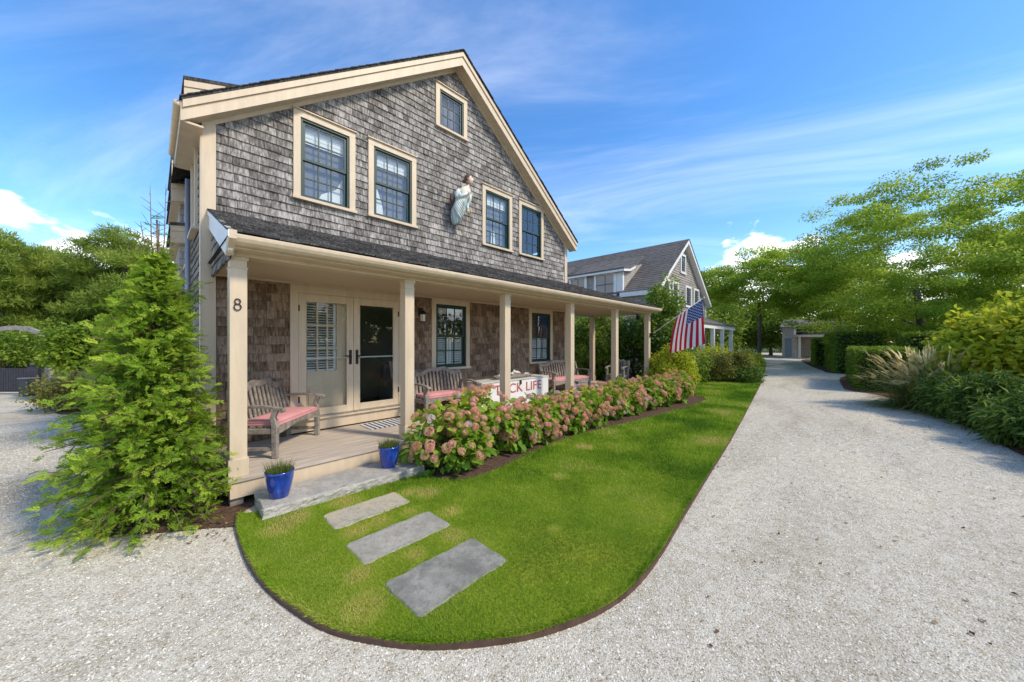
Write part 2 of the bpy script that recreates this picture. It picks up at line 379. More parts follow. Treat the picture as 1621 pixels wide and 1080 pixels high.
M['granite'] = granite('granite', (0.45, 0.42, 0.365), (0.31, 0.295, 0.255))
M['slab1'] = granite('stone_slab_tan', (0.43, 0.385, 0.29), (0.52, 0.42, 0.26))
M['slab2'] = granite('stone_slab_grey', (0.40, 0.365, 0.30), (0.27, 0.255, 0.20))
M['slab3'] = granite('stone_slab_dark', (0.31, 0.295, 0.25), (0.15, 0.148, 0.12))
m, nt, b = mat('cobalt_glaze'); b.inputs['Roughness'].default_value = 0.12; b.inputs['Coat Weight'].default_value = 0.6
nz = noise_tex(nt, 1.0, 5, 0.6, stretch=(18, 18, 5))
nt.links.new(ramp(nt, nz.outputs[0], [(0.3, (0.006, 0.018, 0.12)), (0.55, (0.012, 0.05, 0.33)), (0.75, (0.05, 0.14, 0.50))]), b.inputs['Base Color']); M['glaze'] = m

# ------------------------------------------------------------------ ground, drive, lawn, beds
mb = MB(); mb.poly([(-900, -900, -0.03), (900, -900, -0.03), (900, 900, -0.03), (-900, 900, -0.03)])
kind(mb.build('ground', M['soil']), 'structure')
mb = MB(); mb.poly([(-40, -14, 0), (9.5, -14, 0), (70, -14, 0), (70, 10, 0), (30, 14, 0), (2, 24, 0), (-40, 26, 0)])
kind(mb.build('gravel_driveway', M['gravel']), 'structure')

LAWN_OUT = smooth_line([(0.63, 4.60), (0.575, 4.255), (0.555, 3.641), (0.588, 3.118), (0.675, 2.674), (0.775, 2.356), (0.932, 2.073), (1.15, 1.791),
    (1.432, 1.542), (1.697, 1.365), (2.049, 1.216), (2.45, 1.14), (2.998, 1.150), (3.824, 1.23), (5.223, 1.358), (7.843, 1.596), (12.837, 2.11), (18.86, 2.747)], 5)
BED_EDGE = smooth_line([(17.2, 4.75), (13.4, 4.9), (12.95, 3.9), (12.0, 3.15), (11.1, 3.08), (10.44, 3.11), (9.14, 3.24), (7.37, 3.45), (5.8, 3.70), (4.45, 3.71), (3.425, 3.556), (2.85, 3.60), (2.56, 4.0), (2.54, 4.16)], 4)
LAWN = LAWN_OUT + [(18.9, 3.4)] + BED_EDGE + [(2.5, 4.32), (0.75, 4.50)]
mb = MB(); mb.poly([(x, y, 0.03) for x, y in LAWN])
for i in range(len(LAWN)):
    (x1, y1), (x2, y2) = LAWN[i], LAWN[(i + 1) % len(LAWN)]
    mb.poly([(x1, y1, -0.01), (x2, y2, -0.01), (x2, y2, 0.03), (x1, y1, 0.03)])
lawn = kind(mb.build('lawn', M['lawn']), 'structure')
bed_pts = BED_EDGE[::-1]
BEDP = [(2.3, 4.86), (2.5, 4.3)] + bed_pts + [(17.2, 6.2), (17.2, 12.5), (9.4, 12.5), (9.4, 4.9)]
mb = MB(); mb.poly([(x, y, 0.022) for x, y in BEDP]); kind(mb.build('planting_bed', M['mulch']), 'structure')
# edging strip round the lawn (one bent strip)
mb = MB()
for i in range(len(LAWN_OUT) - 1):
    p, q = Vector((*LAWN_OUT[i], 0)), Vector((*LAWN_OUT[i + 1], 0)); d = (q - p).normalized(); n_ = Vector((d.y, -d.x, 0)) * 0.014
    if n_.dot(Vector((4, 3.2, 0)) - p) > 0 and i < 60: n_ = -n_
    zt = 0.031 + 0.005 * math.sin(i * 0.7)
    mb.faces([p, q, q + Vector((0, 0, zt)), p + Vector((0, 0, zt)), p + n_, q + n_, q + n_ + Vector((0, 0, zt)), p + n_ + Vector((0, 0, zt))],
             [(0, 1, 2, 3), (7, 6, 5, 4), (3, 2, 6, 7)])
tag(mb.build('lawn_edging', M['edging']), 'thin rusty brown edging strip curving round the front lawn', 'edging')
# right-hand border and corner bed by the conifer
mb = MB(); mb.poly([(x, y, 0.012) for x, y in smooth_line([(7.5, -2.6), (9.5, -2.05), (11.25, -1.94), (12.9, -1.72), (15.4, -1.32), (17.3, -0.75), (18.2, -0.02), (20.0, 0.15), (23.5, 0.25), (25.6, -0.1), (26.2, -1.5)], 4) + [(26.5, -13.9), (7, -13.9)]])
kind(mb.build('right_border', M['mulch_red']), 'structure')
mb = MB(); mb.poly([(x, y, 0.012) for x, y in smooth_line([(26.9, -1.6), (27.4, 0.6), (29.5, 1.15), (36.5, 2.3), (44, 3.2), (46.8, 3.0)], 4) + [(60, -4), (60, -13.9), (27, -13.9)]])
kind(mb.build('far_border', M['mulch']), 'structure')
mb = MB(); mb.poly([(x, y, 0.012) for x, y in smooth_line([(0.66, 4.62), (0.60, 4.35), (0.40, 4.48), (0.05, 4.72), (-0.35, 5.05), (-0.5, 5.5), (-0.5, 6.5), (-0.5, 8), (-0.6, 13), (-1.6, 14.2), (-1.7, 16), (-0.6, 17)], 4) + [(0.9, 17), (0.9, 4.9)]])
kind(mb.build('side_bed', M['mulch']), 'structure')
mb = MB(); mb.poly([(x, y, 0.016) for x, y in smooth_line([(19.3, 2.9), (24, 3.35), (30, 4.1), (36, 4.9), (44, 6.2)], 4) + [(44, 20), (19, 20), (17.25, 6.3), (17.25, 4.8), (18.85, 3.45)]])
kind(mb.build('neighbour_lawn', M['lawn']), 'structure')
rng = np.random.default_rng(7)
# lawn grass: thin blades, denser and finer close by
def lawn_grass():
    P = []
    x = np.array(LAWN)
    n = 1600000
    Q = np.column_stack([rng.uniform(0.4, 19, n), rng.uniform(1.0, 5.0, n)])
    Z = Q[:, 0] * FU + Q[:, 1] * FV
    keep = rng.random(n) < np.clip((2.9 / Z) ** 2, 0, 1)
    Q, Z = Q[keep], Z[keep]
    ok = in_poly(Q, LAWN)
    JI = np.abs(rng.normal(.012, .016, len(Q)))
    for (a, b_, c, d) in ((1.21, 2.03, 3.50, 3.90), (1.185, 2.045, 2.785, 3.20), (1.195, 2.04, 2.0, 2.475)):
        ok &= ~((Q[:, 0] > a + JI) & (Q[:, 0] < b_ - JI) & (Q[:, 1] > c + JI) & (Q[:, 1] < d - JI))
    ok &= ~((Q[:, 0] > 0.78) & (Q[:, 0] < 2.56) & (Q[:, 1] > 4.19))
    Q, Z = Q[ok], Z[ok]; n = len(Q)
    P = np.column_stack([Q, np.full(n, 0.027)])
    D = nrm(np.column_stack([rng.normal(0, .55, n), rng.normal(0, .55, n), np.ones(n)])); N = rdir(rng, n)
    ln = rng.uniform(.014, .034, n) * np.clip(Z / 3.2, 1, 2.4); wd = ln * np.clip(1.1 * Z / 3.0, 1.1, 4.5)
    V, Fa = scatter(NEEDLE, NEEDLE_F, P, D, N, np.column_stack([wd * 1.0, ln, ln]))
    ex = []
    for i in range(len(LAWN_OUT) - 1):
        (x1, y1), (x2, y2) = LAWN_OUT[i], LAWN_OUT[i + 1]; L = math.hypot(x2 - x1, y2 - y1); zz1 = max(depth(x1, y1), 2.2); m_ = int(L * 900 * (2.4 / zz1) ** 1.3)
        q = rng.random(m_); px_, py_ = x1 + (x2 - x1) * q, y1 + (y2 - y1) * q; nx_, ny_ = (y2 - y1) / L, -(x2 - x1) / L
        if nx_ * (3 - x1) + ny_ * (3.4 - y1) > 0 and x1 < 3: nx_, ny_ = -nx_, -ny_
        if x1 >= 3 and ny_ > 0: nx_, ny_ = -nx_, -ny_
        e = rng.normal(0, .02, m_)
        ex.append(np.column_stack([px_ - nx_ * (.015 + np.abs(e)), py_ - ny_ * (.015 + np.abs(e)), nx_ + rng.normal(0, .6, m_), ny_ + rng.normal(0, .6, m_)]))
    ex = np.vstack(ex); m_ = len(ex); Pe = np.column_stack([ex[:, :2], np.full(m_, .028)]); De = nrm(np.column_stack([ex[:, 2:], rng.uniform(.3, 1.3, m_)])); le = rng.uniform(.025, .055, m_); ze = ex[:, 0] * FU + ex[:, 1] * FV
    Ve, Fe = scatter(NEEDLE, NEEDLE_F, Pe, De, rdir(rng, m_), np.column_stack([le * np.clip(ze / 3, 1, 3), le, le])); Fe = Fe + len(V); V = np.vstack([V, Ve]); Fa = np.vstack([Fa, Fe]); Q = np.vstack([Q, ex[:, :2]]); n = len(Q)
    pat = np.array([noise.fractal(Vector((q[0] * 1.1, q[1] * 1.1, 0.3)), 1.0, 2.0, 4) for q in Q])
    dead = np.array([max(0, 1 - min(math.hypot(q[0] - a, (q[1] - b_)) / r for a, b_, r in
        ((2.68, 2.02, .10), (3.75, 2.75, .17), (5.1, 3.2, .2), (1.02, 2.35, .20), (0.86, 3.95, .22), (1.0, 4.08, .30), (1.5, 4.05, .28), (2.25, 3.6, .22), (1.1, 2.7, .13), (2.2, 3.0, .16), (1.6, 3.36, .20), (1.9, 3.33, .18), (1.35, 3.35, .18), (1.55, 2.63, .15), (1.95, 2.63, .16), (2.15, 3.75, .2))) ) for q in Q])
    edge = np.array([min(abs(q[1] - 3.70) + .3, 1) for q in Q]) * 0
    t = np.clip(0.36 + 0.55 * pat + rng.normal(0, .10, n) + 0.9 * dead, 0, 1)
    return V, Fa, t
M['grass'] = leaf_mat('grass_blade', (0.085, 0.20, 0.012), (0.27, 0.41, 0.025), (0.62, 0.51, 0.17), 0.6, 0.3)
V, Fa, t = lawn_grass()
g = np_mesh('lawn_grass', V, Fa, t, M['grass']); kind(tag(g, 'short green grass blades growing over the front lawn', 'grass'), 'stuff')
# loose shell chips lying on the gravel
def chips():
    n = 540000
    Zr = rng.uniform(1.7, 7.5, n); px = rng.uniform(-60, 1690, n); X = (px - CX) / F_PX * Zr
    keep = rng.random(n) < np.clip(0.35 * (2.3 / Zr) ** 0.6, 0, 1)
    Zr, X = Zr[keep], X[keep]
    Q = np.column_stack([Zr * FU + X * FV, Zr * FV - X * FU])
    ok = ~in_poly(Q, LAWN) & ~in_poly(Q, BEDP) & ~((Q[:, 0] > 0.55) & (Q[:, 1] > 4.3))
    Q, Zr = Q[ok], Zr[ok]; n = len(Q)
    T = np.array([(-1, -.6, -.2), (.9, -.8, -.2), (1.1, .7, -.2), (-.7, .9, -.2), (.1, .05, .34)]); TF = np.array([(0, 1, 4), (1, 2, 4), (2, 3, 4), (3, 0, 4)])
    P = np.column_stack([Q, np.full(n, 0.002)])
    a = rng.uniform(0, 6.283, n); D = np.column_stack([np.cos(a), np.sin(a), rng.normal(0, .25, n)]); N = np.column_stack([rng.normal(0, .3, n), rng.normal(0, .3, n), np.ones(n)])
    s = rng.lognormal(-5.55, .42, n).clip(.0025, .0105) * np.clip(Zr / 3.4, .9, 1.8)
    V, Fa = scatter(T, TF, P, D, N, np.column_stack([s, s * rng.uniform(.5, 1.1, n), s * rng.uniform(.5, 1.1, n)]))
    return V, Fa, np.repeat(np.clip(rng.beta(3.0, 1.9, n), 0, 1), 4)
V, Fa, t = chips()
g = np_mesh('shell_gravel', V, Fa, t, M['chip']); kind(tag(g, 'loose pale crushed shell chips lying over the driveway', 'gravel'), 'stuff')
def litter():
    pts = []
    for i in range(0, len(LAWN_OUT) - 1):
        (x1, y1), (x2, y2) = LAWN_OUT[i], LAWN_OUT[i + 1]; L = math.hypot(x2 - x1, y2 - y1); n = int(L * (3 if x1 < 5 else 9))
        for _ in range(n): q = rng.random(); pts.append((x1 + (x2 - x1) * q + rng.normal(0, .03), y1 + (y2 - y1) * q - abs(rng.normal(0, .07)), .012))
    for _ in range(420): pts.append((rng.uniform(9, 22), rng.normal(-.6, .9), .012))
    for _ in range(160): pts.append((rng.uniform(19, 30), rng.normal(1.6, 1.0), .012))
    for _ in range(120): pts.append((rng.uniform(1, 9), rng.uniform(-1.5, 1.0), .010))
    for _ in range(70): pts.append((rng.normal(.45, .25), rng.normal(4.45, .15), .016))
    P = np.array(pts); n = len(P); a = rng.uniform(0, 6.283, n)
    return scatter(LEAF, LEAF_F, P, np.column_stack([np.cos(a), np.sin(a), rng.normal(0, .15, n)]), np.column_stack([rng.normal(0, .3, n), rng.normal(0, .3, n), np.ones(n)]), rng.uniform(.018, .045, n)), n
(V, Fa), n_l = litter()
g = np_mesh('fallen_leaves', V, Fa, np.repeat(rng.random(n_l), 2), leaf_mat('dry_leaf', (.06, .035, .018), (.17, .095, .04), (.34, .22, .09), .8, .1)); kind(tag(g, 'scattered dry brown leaves lying on the gravel and lawn edge', 'leaves'), 'stuff')
# ------------------------------------------------------------------ the shingled house
VW, UL, UR, UM = 6.51, 0.49, 9.28, 4.87      # front wall plane, left and right faces, ridge
RT, VR = 0.735, 6.24                          # roof pitch, rake plane
RIDGE = 8.40                                  # roof top at the ridge
def roof_z(u): return RIDGE - RT * abs(u - UM)
house = thing('shingled_house', 'large grey shingled house with cream trim, green sash windows and a columned front porch', 'house', (4.87, 6.5, 0))
# openings in the front wall: (u0,u1,z0,z1) of the outer casings
WIN = {'w1': (1.60, 2.59, 4.17, 5.64), 'w2': (2.83, 3.84, 4.19, 5.665), 'w3': (4.32, 5.19, 6.56, 7.53), 'w4': (5.67, 6.73, 4.22, 5.73), 'w5': (7.00, 8.07, 4.225, 5.735),
       'p1': (4.22, 5.27, 1.20, 2.765), 'p2': (7.43, 8.51, 1.20, 2.765), 'door': (1.555, 3.56, 0.36, 2.765)}
def wall_face(name, m, u0, u1, z0, z1, v, holes, inset, gable=False):
    us = sorted({u0, u1, *[h[0] + inset for h in holes], *[h[1] - inset for h in holes]}); zs = sorted({z0, z1, *[h[2] + inset for h in holes], *[h[3] - inset for h in holes]})
    b_ = MB()
    for i in range(len(us) - 1):
        for j in range(len(zs) - 1):
            cu_, cz = (us[i] + us[i + 1]) / 2, (zs[j] + zs[j + 1]) / 2
            if any(h[0] + inset < cu_ < h[1] - inset and h[2] + inset < cz < h[3] - inset for h in holes): continue
            p = [(us[i], zs[j]), (us[i + 1], zs[j]), (us[i + 1], zs[j + 1]), (us[i], zs[j + 1])]
            if gable:
                p = clip_poly(p, RT, 1, RIDGE - 0.18 + RT * UM); p = clip_poly(p, -RT, 1, RIDGE - 0.18 - RT * UM) if len(p) > 2 else p
            if len(p) > 2: b_.poly([(a, v, c) for a, c in p])
    return b_.build(name, m, house)
holes = list(WIN.values())
front = wall_face('front_wall', M['roof_edge'], UL + .02, UR - .02, 0.2, RIDGE - 0.1, VW, holes, 0.07, True)
mb = MB(); mb.poly([(UL + .012, VW, .2), (UL + .012, 13, .2), (UL + .012, 13, 4.75), (UL + .012, VW, 4.75)]); side = mb.build('side_wall', M['roof_edge'], house)
mb = MB(); mb.poly([(UR, VW, .2), (UR, VW, 4.85), (UR, 13, 4.85), (UR, 13, .2)])
mb.poly([(UL, 13, .2), (UR, 13, .2), (UR, 13, 4.8), (UM, 13, RIDGE - .2), (UL, 13, 4.8)]); mb.build('back_wall', M['far_sh'], house)
mb = MB(); mb.poly([(UL + .05, 9.2, .2), (UR - .05, 9.2, .2), (UR - .05, 9.2, 5.0), (7.5, 9.2, 6.1), (2.2, 9.2, 6.1), (UL + .05, 9.2, 5.0)]); mb.poly([(UL + .05, VW, .33), (UR - .05, VW, .33), (UR - .05, 9.2, .33), (UL + .05, 9.2, .33)])
mb.poly([(UL + .05, VW + .02, 3.3), (UR - .05, VW + .02, 3.3), (UR - .05, 9.2, 3.3), (UL + .05, 9.2, 3.3)]); mb.poly([(2.3, VW + .02, 6.12), (7.45, VW + .02, 6.12), (7.45, 9.2, 6.12), (2.3, 9.2, 6.12)])
mb.build('interior', M['room'], house)

# shingles: one tapered piece each; those that show largest are objects, the others one part
random.seed(11)
SH = []                                        # (screen size, builder, key)
def add_shingle(prj, poly, key, bot):
    """poly: 2-D points (a,z) on a wall; prj(a, z, out) -> 3-D; bot: lowest z"""
    zt = max(p[1] for p in poly); h = max(zt - bot, 1e-3)
    th = random.uniform(.015, .025)
    f = [prj(a, z, .003 + th * (1 - (z - bot) / h)) for a, z in poly]; k = [prj(a, z, 0.0005) for a, z in poly]
    n = len(poly); c = sum((Vector(p) for p in f), Vector()) / n
    z_ = max(depth(c.x, c.y), .5)
    X = [( (p[0] * FV - p[1] * FU) / max(depth(p[0], p[1]), .3), (p[2] - EYE) / max(depth(p[0], p[1]), .3)) for p in f]
    A = abs(sum(X[i][0] * X[(i + 1) % n][1] - X[(i + 1) % n][0] * X[i][1] for i in range(n)))
    xm = sum(x[0] for x in X) / n; vis = abs(xm) < 1.47
    SH.append((A if vis else 0, f, k, key, random.random()))
def shingle_rows(prj, a0, a1, z0, z1, exp, key, holes=(), clips=(), wmin=.085, wmax=.2):
    z = z0
    while z < z1:
        cuts = sorted([(max(h[0], a0), min(h[1], a1)) for h in holes if h[2] < z + exp * .6 and h[3] > z + exp * .4 and h[1] > a0 and h[0] < a1])
        segs = []; c = a0
        for s, e in cuts:
            if s > c: segs.append((c, s))
            c = max(c, e)
        if c < a1: segs.append((c, a1))
        for s, e in segs:
            a = s - random.uniform(0, .08) * (s > a0 + 1e9)
            while a < e - 1e-4:
                w = random.uniform(wmin, wmax)
                if e - (a + w) < wmin * .6: w = e - a
                jz = random.uniform(-.006, .004)
                p = [(a + .0022, z + jz), (a + w - .0022, z + jz), (a + w - .0022, z + exp + .012), (a + .0022, z + exp + .012)]
                for cl in clips:
                    if len(p) > 2: p = clip_poly(p, *cl)
                if len(p) > 2: add_shingle(prj, p, key, z + jz)
                a += w
        z += exp
fp = lambda a, z, o: (a, VW - o, z)
rk = ((RT, 1, RIDGE - 0.27 + RT * UM), (-RT, 1, RIDGE - 0.27 - RT * UM))
shingle_rows(fp, UL + .152, UR - .13, 3.55, RIDGE - .3, .127, 'front', [WIN[k] for k in ('w1', 'w2', 'w3', 'w4', 'w5')], rk)
shingle_rows(fp, UL + .152, UR - .1, 0.30, 2.74, .135, 'porch', [WIN[k] for k in ('p1', 'p2', 'door')], (), .1, .2)
SIDE_W = [(6.98, 7.75, 3.55, 5.0), (8.4, 9.2, 3.2, 4.6)]
shingle_rows(lambda a, z, o: (UL + .01 - o, a, z), VW + .10, 12.5, 0.3, 4.72, .127, 'side', SIDE_W)
E_U = 0.60                                     # porch end panel
shingle_rows(lambda a, z, o: (E_U - o, a, z), 4.86, 6.44, 2.74, 3.6, .127, 'end', (), ((-.36, 1, 2.98 - .36 * 4.55 - .11),))
SH.sort(key=lambda s: -s[0])
par = {'front': front, 'porch': front, 'side': side, 'end': front}
def sh_faces(n): return [tuple(range(n))] + [(i, n + i, n + (i + 1) % n, (i + 1) % n) for i in range(n)]
rest = {}
for i, (A, f, k, key, t) in enumerate(SH):
    if i < 300: b_ = MB()
    else: b_ = rest.setdefault(key, MB())
    b_.ct = t; b_.faces(f + k, sh_faces(len(f)))
    if i < 300: b_.build('shingle', M['shingle_b'] if key == 'porch' else M['shingle'], par[key])
for key, b_ in rest.items():
    kind(b_.build('shingles', M['shingle_b'] if key == 'porch' else M['shingle'], par[key]), 'stuff')
# corner boards and frieze
for nm, (a, b_) in (('l', (UL - .005, UL + .15)), ('r', (UR - .13, UR + .005))):
    mb = MB(); mb.box(a, b_, VW - .032, VW + .02, .14, roof_z(a if nm == 'l' else b_) - .26)
    if nm == 'l': mb.box(UL - .02, UL - .0051, VW - .0319, VW + .11, .14, 4.72)
    mb.build('corner_board', M['trim'], house, bevel=.003)
# main roof: slab, rake boards, soffit, eave
VB = 13.2
for s in (-1, 1):
    def U(d): return UM + s * d
    ed = 4.60
    mb = MB()
    p = [(U(0), 0, RIDGE), (U(ed), 0, RIDGE - RT * ed), (U(ed), 0, RIDGE - RT * ed - .045), (U(0), 0, RIDGE - .05)]
    y1 = VB if s > 0 else VB
    mb.prism([(a, VR - .03, c) for a, _, c in p], (0, y1 - VR + .03, 0)); mb.build('roof_slope', M['roof'], house)
    # ragged shingle butts along the rake edge
    mb = MB(); d = 0.0
    while d < ed:
        w = .13; mb.ct = random.random(); a, c = U(d), U(min(d + w, ed + .02)); o = random.uniform(.0, .015)
        z1, z2 = RIDGE - RT * d, RIDGE - RT * min(d + w, ed + .02)
        mb.prism([(a, VR - .045 - o, z1 + .004), (c, VR - .045 - o, z2 + .013), (c, VR - .045 - o, z2 - .004), (a, VR - .045 - o, z1 - .01)], (0, .5, 0)); d += w
    mb.build('roof_edge_shingles', M['roof'], house)
    for nm, t0, t1, v0, v1 in (('rake_moulding', .047, .145, VR - .025, VR + .02), ('rake_board', .147, .335, VR, VR + .03)):
        mb = MB(); mb.prism([(U(0), v0, RIDGE - t0), (U(ed - .012), v0, RIDGE - t0 - RT * (ed - .012)), (U(ed - .012), v0, RIDGE - t1 - RT * (ed - .012) + (.03 if nm == 'rake_board' else 0)), (U(0), v0, RIDGE - t1)], (0, v1 - v0, 0))
        mb.build(nm, M['trim'], house)
    mb = MB(); mb.prism([(U(0), VR + .03, RIDGE - .27), (U(ed - .02), VR + .03, RIDGE - .27 - RT * (ed - .02)), (U(ed - .02), VR + .03, RIDGE - .29 - RT * (ed - .02)), (U(0), VR + .03, RIDGE - .29)], (0, VW - VR - .03, 0))
    mb.build('rake_soffit', M['trim'], house)
    # frieze under the rake, on the wall
    mb = MB(); mb.prism([(U(0), VW - .03, RIDGE - .27), (U(4.38), VW - .03, RIDGE - .27 - RT * 4.38), (U(4.38), VW - .03, RIDGE - .36 - RT * 4.38), (U(0), VW - .03, RIDGE - .36)], (0, .035, 0))
    mb.build('frieze', M['trim'], house)
# left eave return: soffit, fascia, gutter up to the wall dormer
EZ = RIDGE - RT * 4.60
mb = MB(); mb.box(.285, UL, VR + .031, 8.0, EZ - .30, EZ - .275); mb.build('eave_soffit', M['trim'], house)
mb = MB(); mb.box(.262, .284, VR + .001, 8.0, EZ - .30, EZ - .05); mb.build('eave_fascia', M['trim'], house)
mb = MB(); mb.tube([(.235, VR + .01, EZ - .09), (.235, 8.02, EZ - .09)], .045, 10); mb.build('eave_gutter', M['trim'], house, smooth=True)
# shed dormer behind the left rake
mb = MB(); mb.prism([(.325, 7.05, 5.76), (1.6, 7.05, 6.16), (1.6, 7.05, 6.11), (.325, 7.05, 5.71)], (0, 1.5, 0)); dr = mb.build('dormer_roof', M['roof'], house)
mb = MB(); mb.prism([(.335, 7.06, 5.712), (1.4, 7.06, 6.046), (1.4, 7.06, 5.95), (.335, 7.06, 5.612)], (0, .03, 0)); mb.build('dormer_rake', M['trim'], house)
mb = MB(); mb.prism([(.335, 7.075, 5.61), (1.2, 7.075, 5.88), (1.2, 7.075, 5.77), (.335, 7.075, 5.50)], (0, .03, 0)); mb.build('dormer_rake', M['trim'], house)
mb = MB(); mb.box(.42, 1.3, 7.2, 8.4, 4.9, 5.68); mb.build('dormer_wall', M['far_sh'], house)
# lower rear bays on the left side with their own rakes
def bay(v, u0, z_lo, z_hi, rise, wall_u, zb):
    w = MB(); w.prism([(u0, v, z_hi), (u0 + .75, v, z_hi + rise), (u0 + .75, v, z_hi + rise - .05), (u0, v, z_hi - .05)], (0, 2.2, 0)); w.build('bay_roof', M['roof'], house)
    w = MB(); w.prism([(u0 + .012, v + .02, z_hi - .051), (u0 + .75, v + .02, z_hi + rise - .051), (u0 + .75, v + .02, z_hi + rise - .15), (u0 + .012, v + .02, z_hi - .15)], (0, .03, 0)); w.build('bay_rake', M['trim'], house)
    w = MB(); w.prism([(u0 + .012, v + .035, z_hi - .152), (u0 + .75, v + .035, z_hi + rise - .152), (u0 + .75, v + .035, z_lo + rise), (u0 + .012, v + .035, z_lo)], (0, .04, 0)); w.build('bay_rake', M['trim'], house)
    w = MB(); w.box(u0 + .02, UL + .2, v + .08, v + 2.2, z_lo + .02, z_lo + .05); w.build('bay_soffit', M['trim'], house)
    w = MB(); w.box(wall_u, UL + .3, v + .2, v + 2.0, zb, z_lo + .04); w.build('bay_wall', M['far_sh'], house)
bay(9.6, .255, 4.62, 5.02, .14, .40, 3.0)
bay(9.9, .275, 5.22, 5.62, -.30, .42, 4.4)
bay(8.75, .225, 3.62, 3.98, .12, .36, .2)
for (a, b_, c, d) in SIDE_W:                   # side windows: casing, sash and pane
    mb = MB(); 
    for y0, y1, z0, z1 in ((a, a + .1, c, d), (b_ - .1, b_, c, d), (a + .1, b_ - .1, d - .1, d), (a + .1, b_ - .1, c, c + .08)): mb.box(UL - .045, UL + .03, y0, y1, z0, z1)
    mb.box(UL - .085, UL - .001, a - .03, b_ + .03, c - .04, c - .001)
    w = mb.build('window', M['trim'], house); q = MB(); q.box(UL - .012, UL - .006, a + .1, b_ - .1, c + .08, d - .1); q.build('pane', M['glass'], w)
mb = MB(); mb.tube([(UL - .06, 8.1, 4.6), (UL - .06, 8.1, .3)], .035, 8); mb.build('downspout', plain('grey_downspout', (.28, .29, .31), .4, .4), house, smooth=True)

# ------------------------------------------------------------------ windows
def window(u0, u1, z0, z1, nx, rows, colour='green', blind=.30, shutter=False, sash='double', curtain=None):
    cw = .105; v = VW
    mb = MB(); f0, f1 = v - .04, v + .025
    mb.box(u0, u0 + cw, f0, f1, z0 + .05, z1 - cw); mb.box(u1 - cw, u1, f0, f1, z0 + .05, z1 - cw)
    mb.box(u0, u1, f0, f1, z1 - cw, z1); mb.box(u0 - .02, u1 + .02, f0 - .03, f1, z1 + .001, z1 + .022)
    mb.box(u0 - .015, u1 + .015, f0 - .035, f1, z0, z0 + .049)
    w = mb.build('window', M['trim'], house, bevel=.003)
    a0, a1, b0, b1 = u0 + cw, u1 - cw, z0 + .05, z1 - cw
    # jamb
    g = M[colour]; mb = MB(); mb.box(a0, a0 + .035, v - .02, v + .06, b0, b1); mb.box(a1 - .035, a1, v - .02, v + .06, b0, b1); mb.box(a0 + .035, a1 - .035, v - .02, v + .06, b1 - .035, b1); mb.box(a0 + .035, a1 - .035, v - .03, v + .06, b0, b0 + .03)
    mb.build('jamb', g, w)
    a0 += .036; a1 -= .036; b1 -= .036; b0 += .031; mid = (b0 + b1) / 2
    parts = [(b0, mid + .018, v + .03, rows[1]), (mid - .018, b1, v + .006, rows[0])] if sash == 'double' else [(b0, b1, v + .006, rows[0])]
    for zb, zt, vs, nr in parts:
        st = .042; mb = MB()
        mb.box(a0, a0 + st, vs, vs + .022, zb, zt); mb.box(a1 - st, a1, vs, vs + .022, zb, zt); mb.box(a0 + st, a1 - st, vs, vs + .022, zt - st, zt); mb.box(a0 + st, a1 - st, vs, vs + .022, zb, zb + st)
        x0, x1, y0, y1 = a0 + st, a1 - st, zb + st, zt - st
        for i in range(1, nx): x = x0 + (x1 - x0) * i / nx; mb.box(x - .010, x + .010, vs + .003, vs + .02, y0, y1)
        for j in range(1, nr): y = y0 + (y1 - y0) * j / nr; mb.box(x0, x1, vs + .001, vs + .018, y - .010, y + .010)
        mb.build('sash', g, w)
        for i in range(nx):
            for j in range(nr):
                q = MB(); xa, xb = x0 + (x1 - x0) * i / nx, x0 + (x1 - x0) * (i + 1) / nx; ya, yb = y0 + (y1 - y0) * j / nr, y0 + (y1 - y0) * (j + 1) / nr
                tl = random.uniform(-.0022, .0022); t2 = random.uniform(-.0022, .0022)
                q.poly([(xa, vs + .011 + tl, ya), (xb, vs + .011 + t2, ya), (xb, vs + .011 + t2, yb), (xa, vs + .011 + tl, yb)]); q.build('pane', M['glass'], w)
    if blind:
        q = MB(); n = 9; zb = b1 - (b1 - b0) * blind
        for k in range(n): zc = b1 - (b1 - zb) * (k + .5) / n; h = (b1 - zb) / n * .5; q.obox(((a0 + a1) / 2, v + .10, zc), ((a1 - a0) / 2, 0, 0), (0, .006 + .006 * (k % 2), 0), (0, 0, h))
        q.build('blind', M['blind'], w)
    if blind or sash == 'single':
        if not shutter: q = MB(); q.box(a0, a1, v + .13, v + .135, b0, b1); q.build('pane_backing', M['pane_backing'], w)  # sheet added behind the glass to grey and lighten the panes
    if curtain:
        q = MB()
        for pts in curtain: q.poly([(a0 + (a1 - a0) * a, v + .085 + .03 * a, b0 + (b1 - b0) * c) for a, c in pts])
        q.build('curtain', M['blind'], w)
    if shutter:
        q = MB(); zt = mid + .01; n = 13; half = (a0 + a1) / 2
        for s0, s1 in ((a0 + .01, half - .01), (half + .01, a1 - .01)):
            q.box(s0, s0 + .045, v + .075, v + .095, b0, zt); q.box(s1 - .045, s1, v + .075, v + .095, b0, zt); q.box(s0 + .045, s1 - .045, v + .075, v + .095, b0, b0 + .07); q.box(s0 + .045, s1 - .045, v + .075, v + .095, zt - .05, zt)
            for k in range(n):
                zc = b0 + .09 + (zt - b0 - .16) * (k + .5) / n; q.obox(((s0 + s1) / 2, v + .085, zc), ((s1 - s0) / 2 - .046, 0, 0), (0, .018, .013), (0, -.002, .003))
        q.build('shutter', M['blind'], w)
    return w
CUR = [[(.35, 0), (.98, 0), (.98, .12), (.95, .42), (.8, .25), (.45, .12)]]
window(*WIN['w1'], 3, (2, 2), blind=.25, curtain=CUR); window(*WIN['w2'], 3, (2, 2), blind=.24, curtain=[[(0, 0), (.3, 0), (.26, .2), (.12, .42), (0, .44)]])
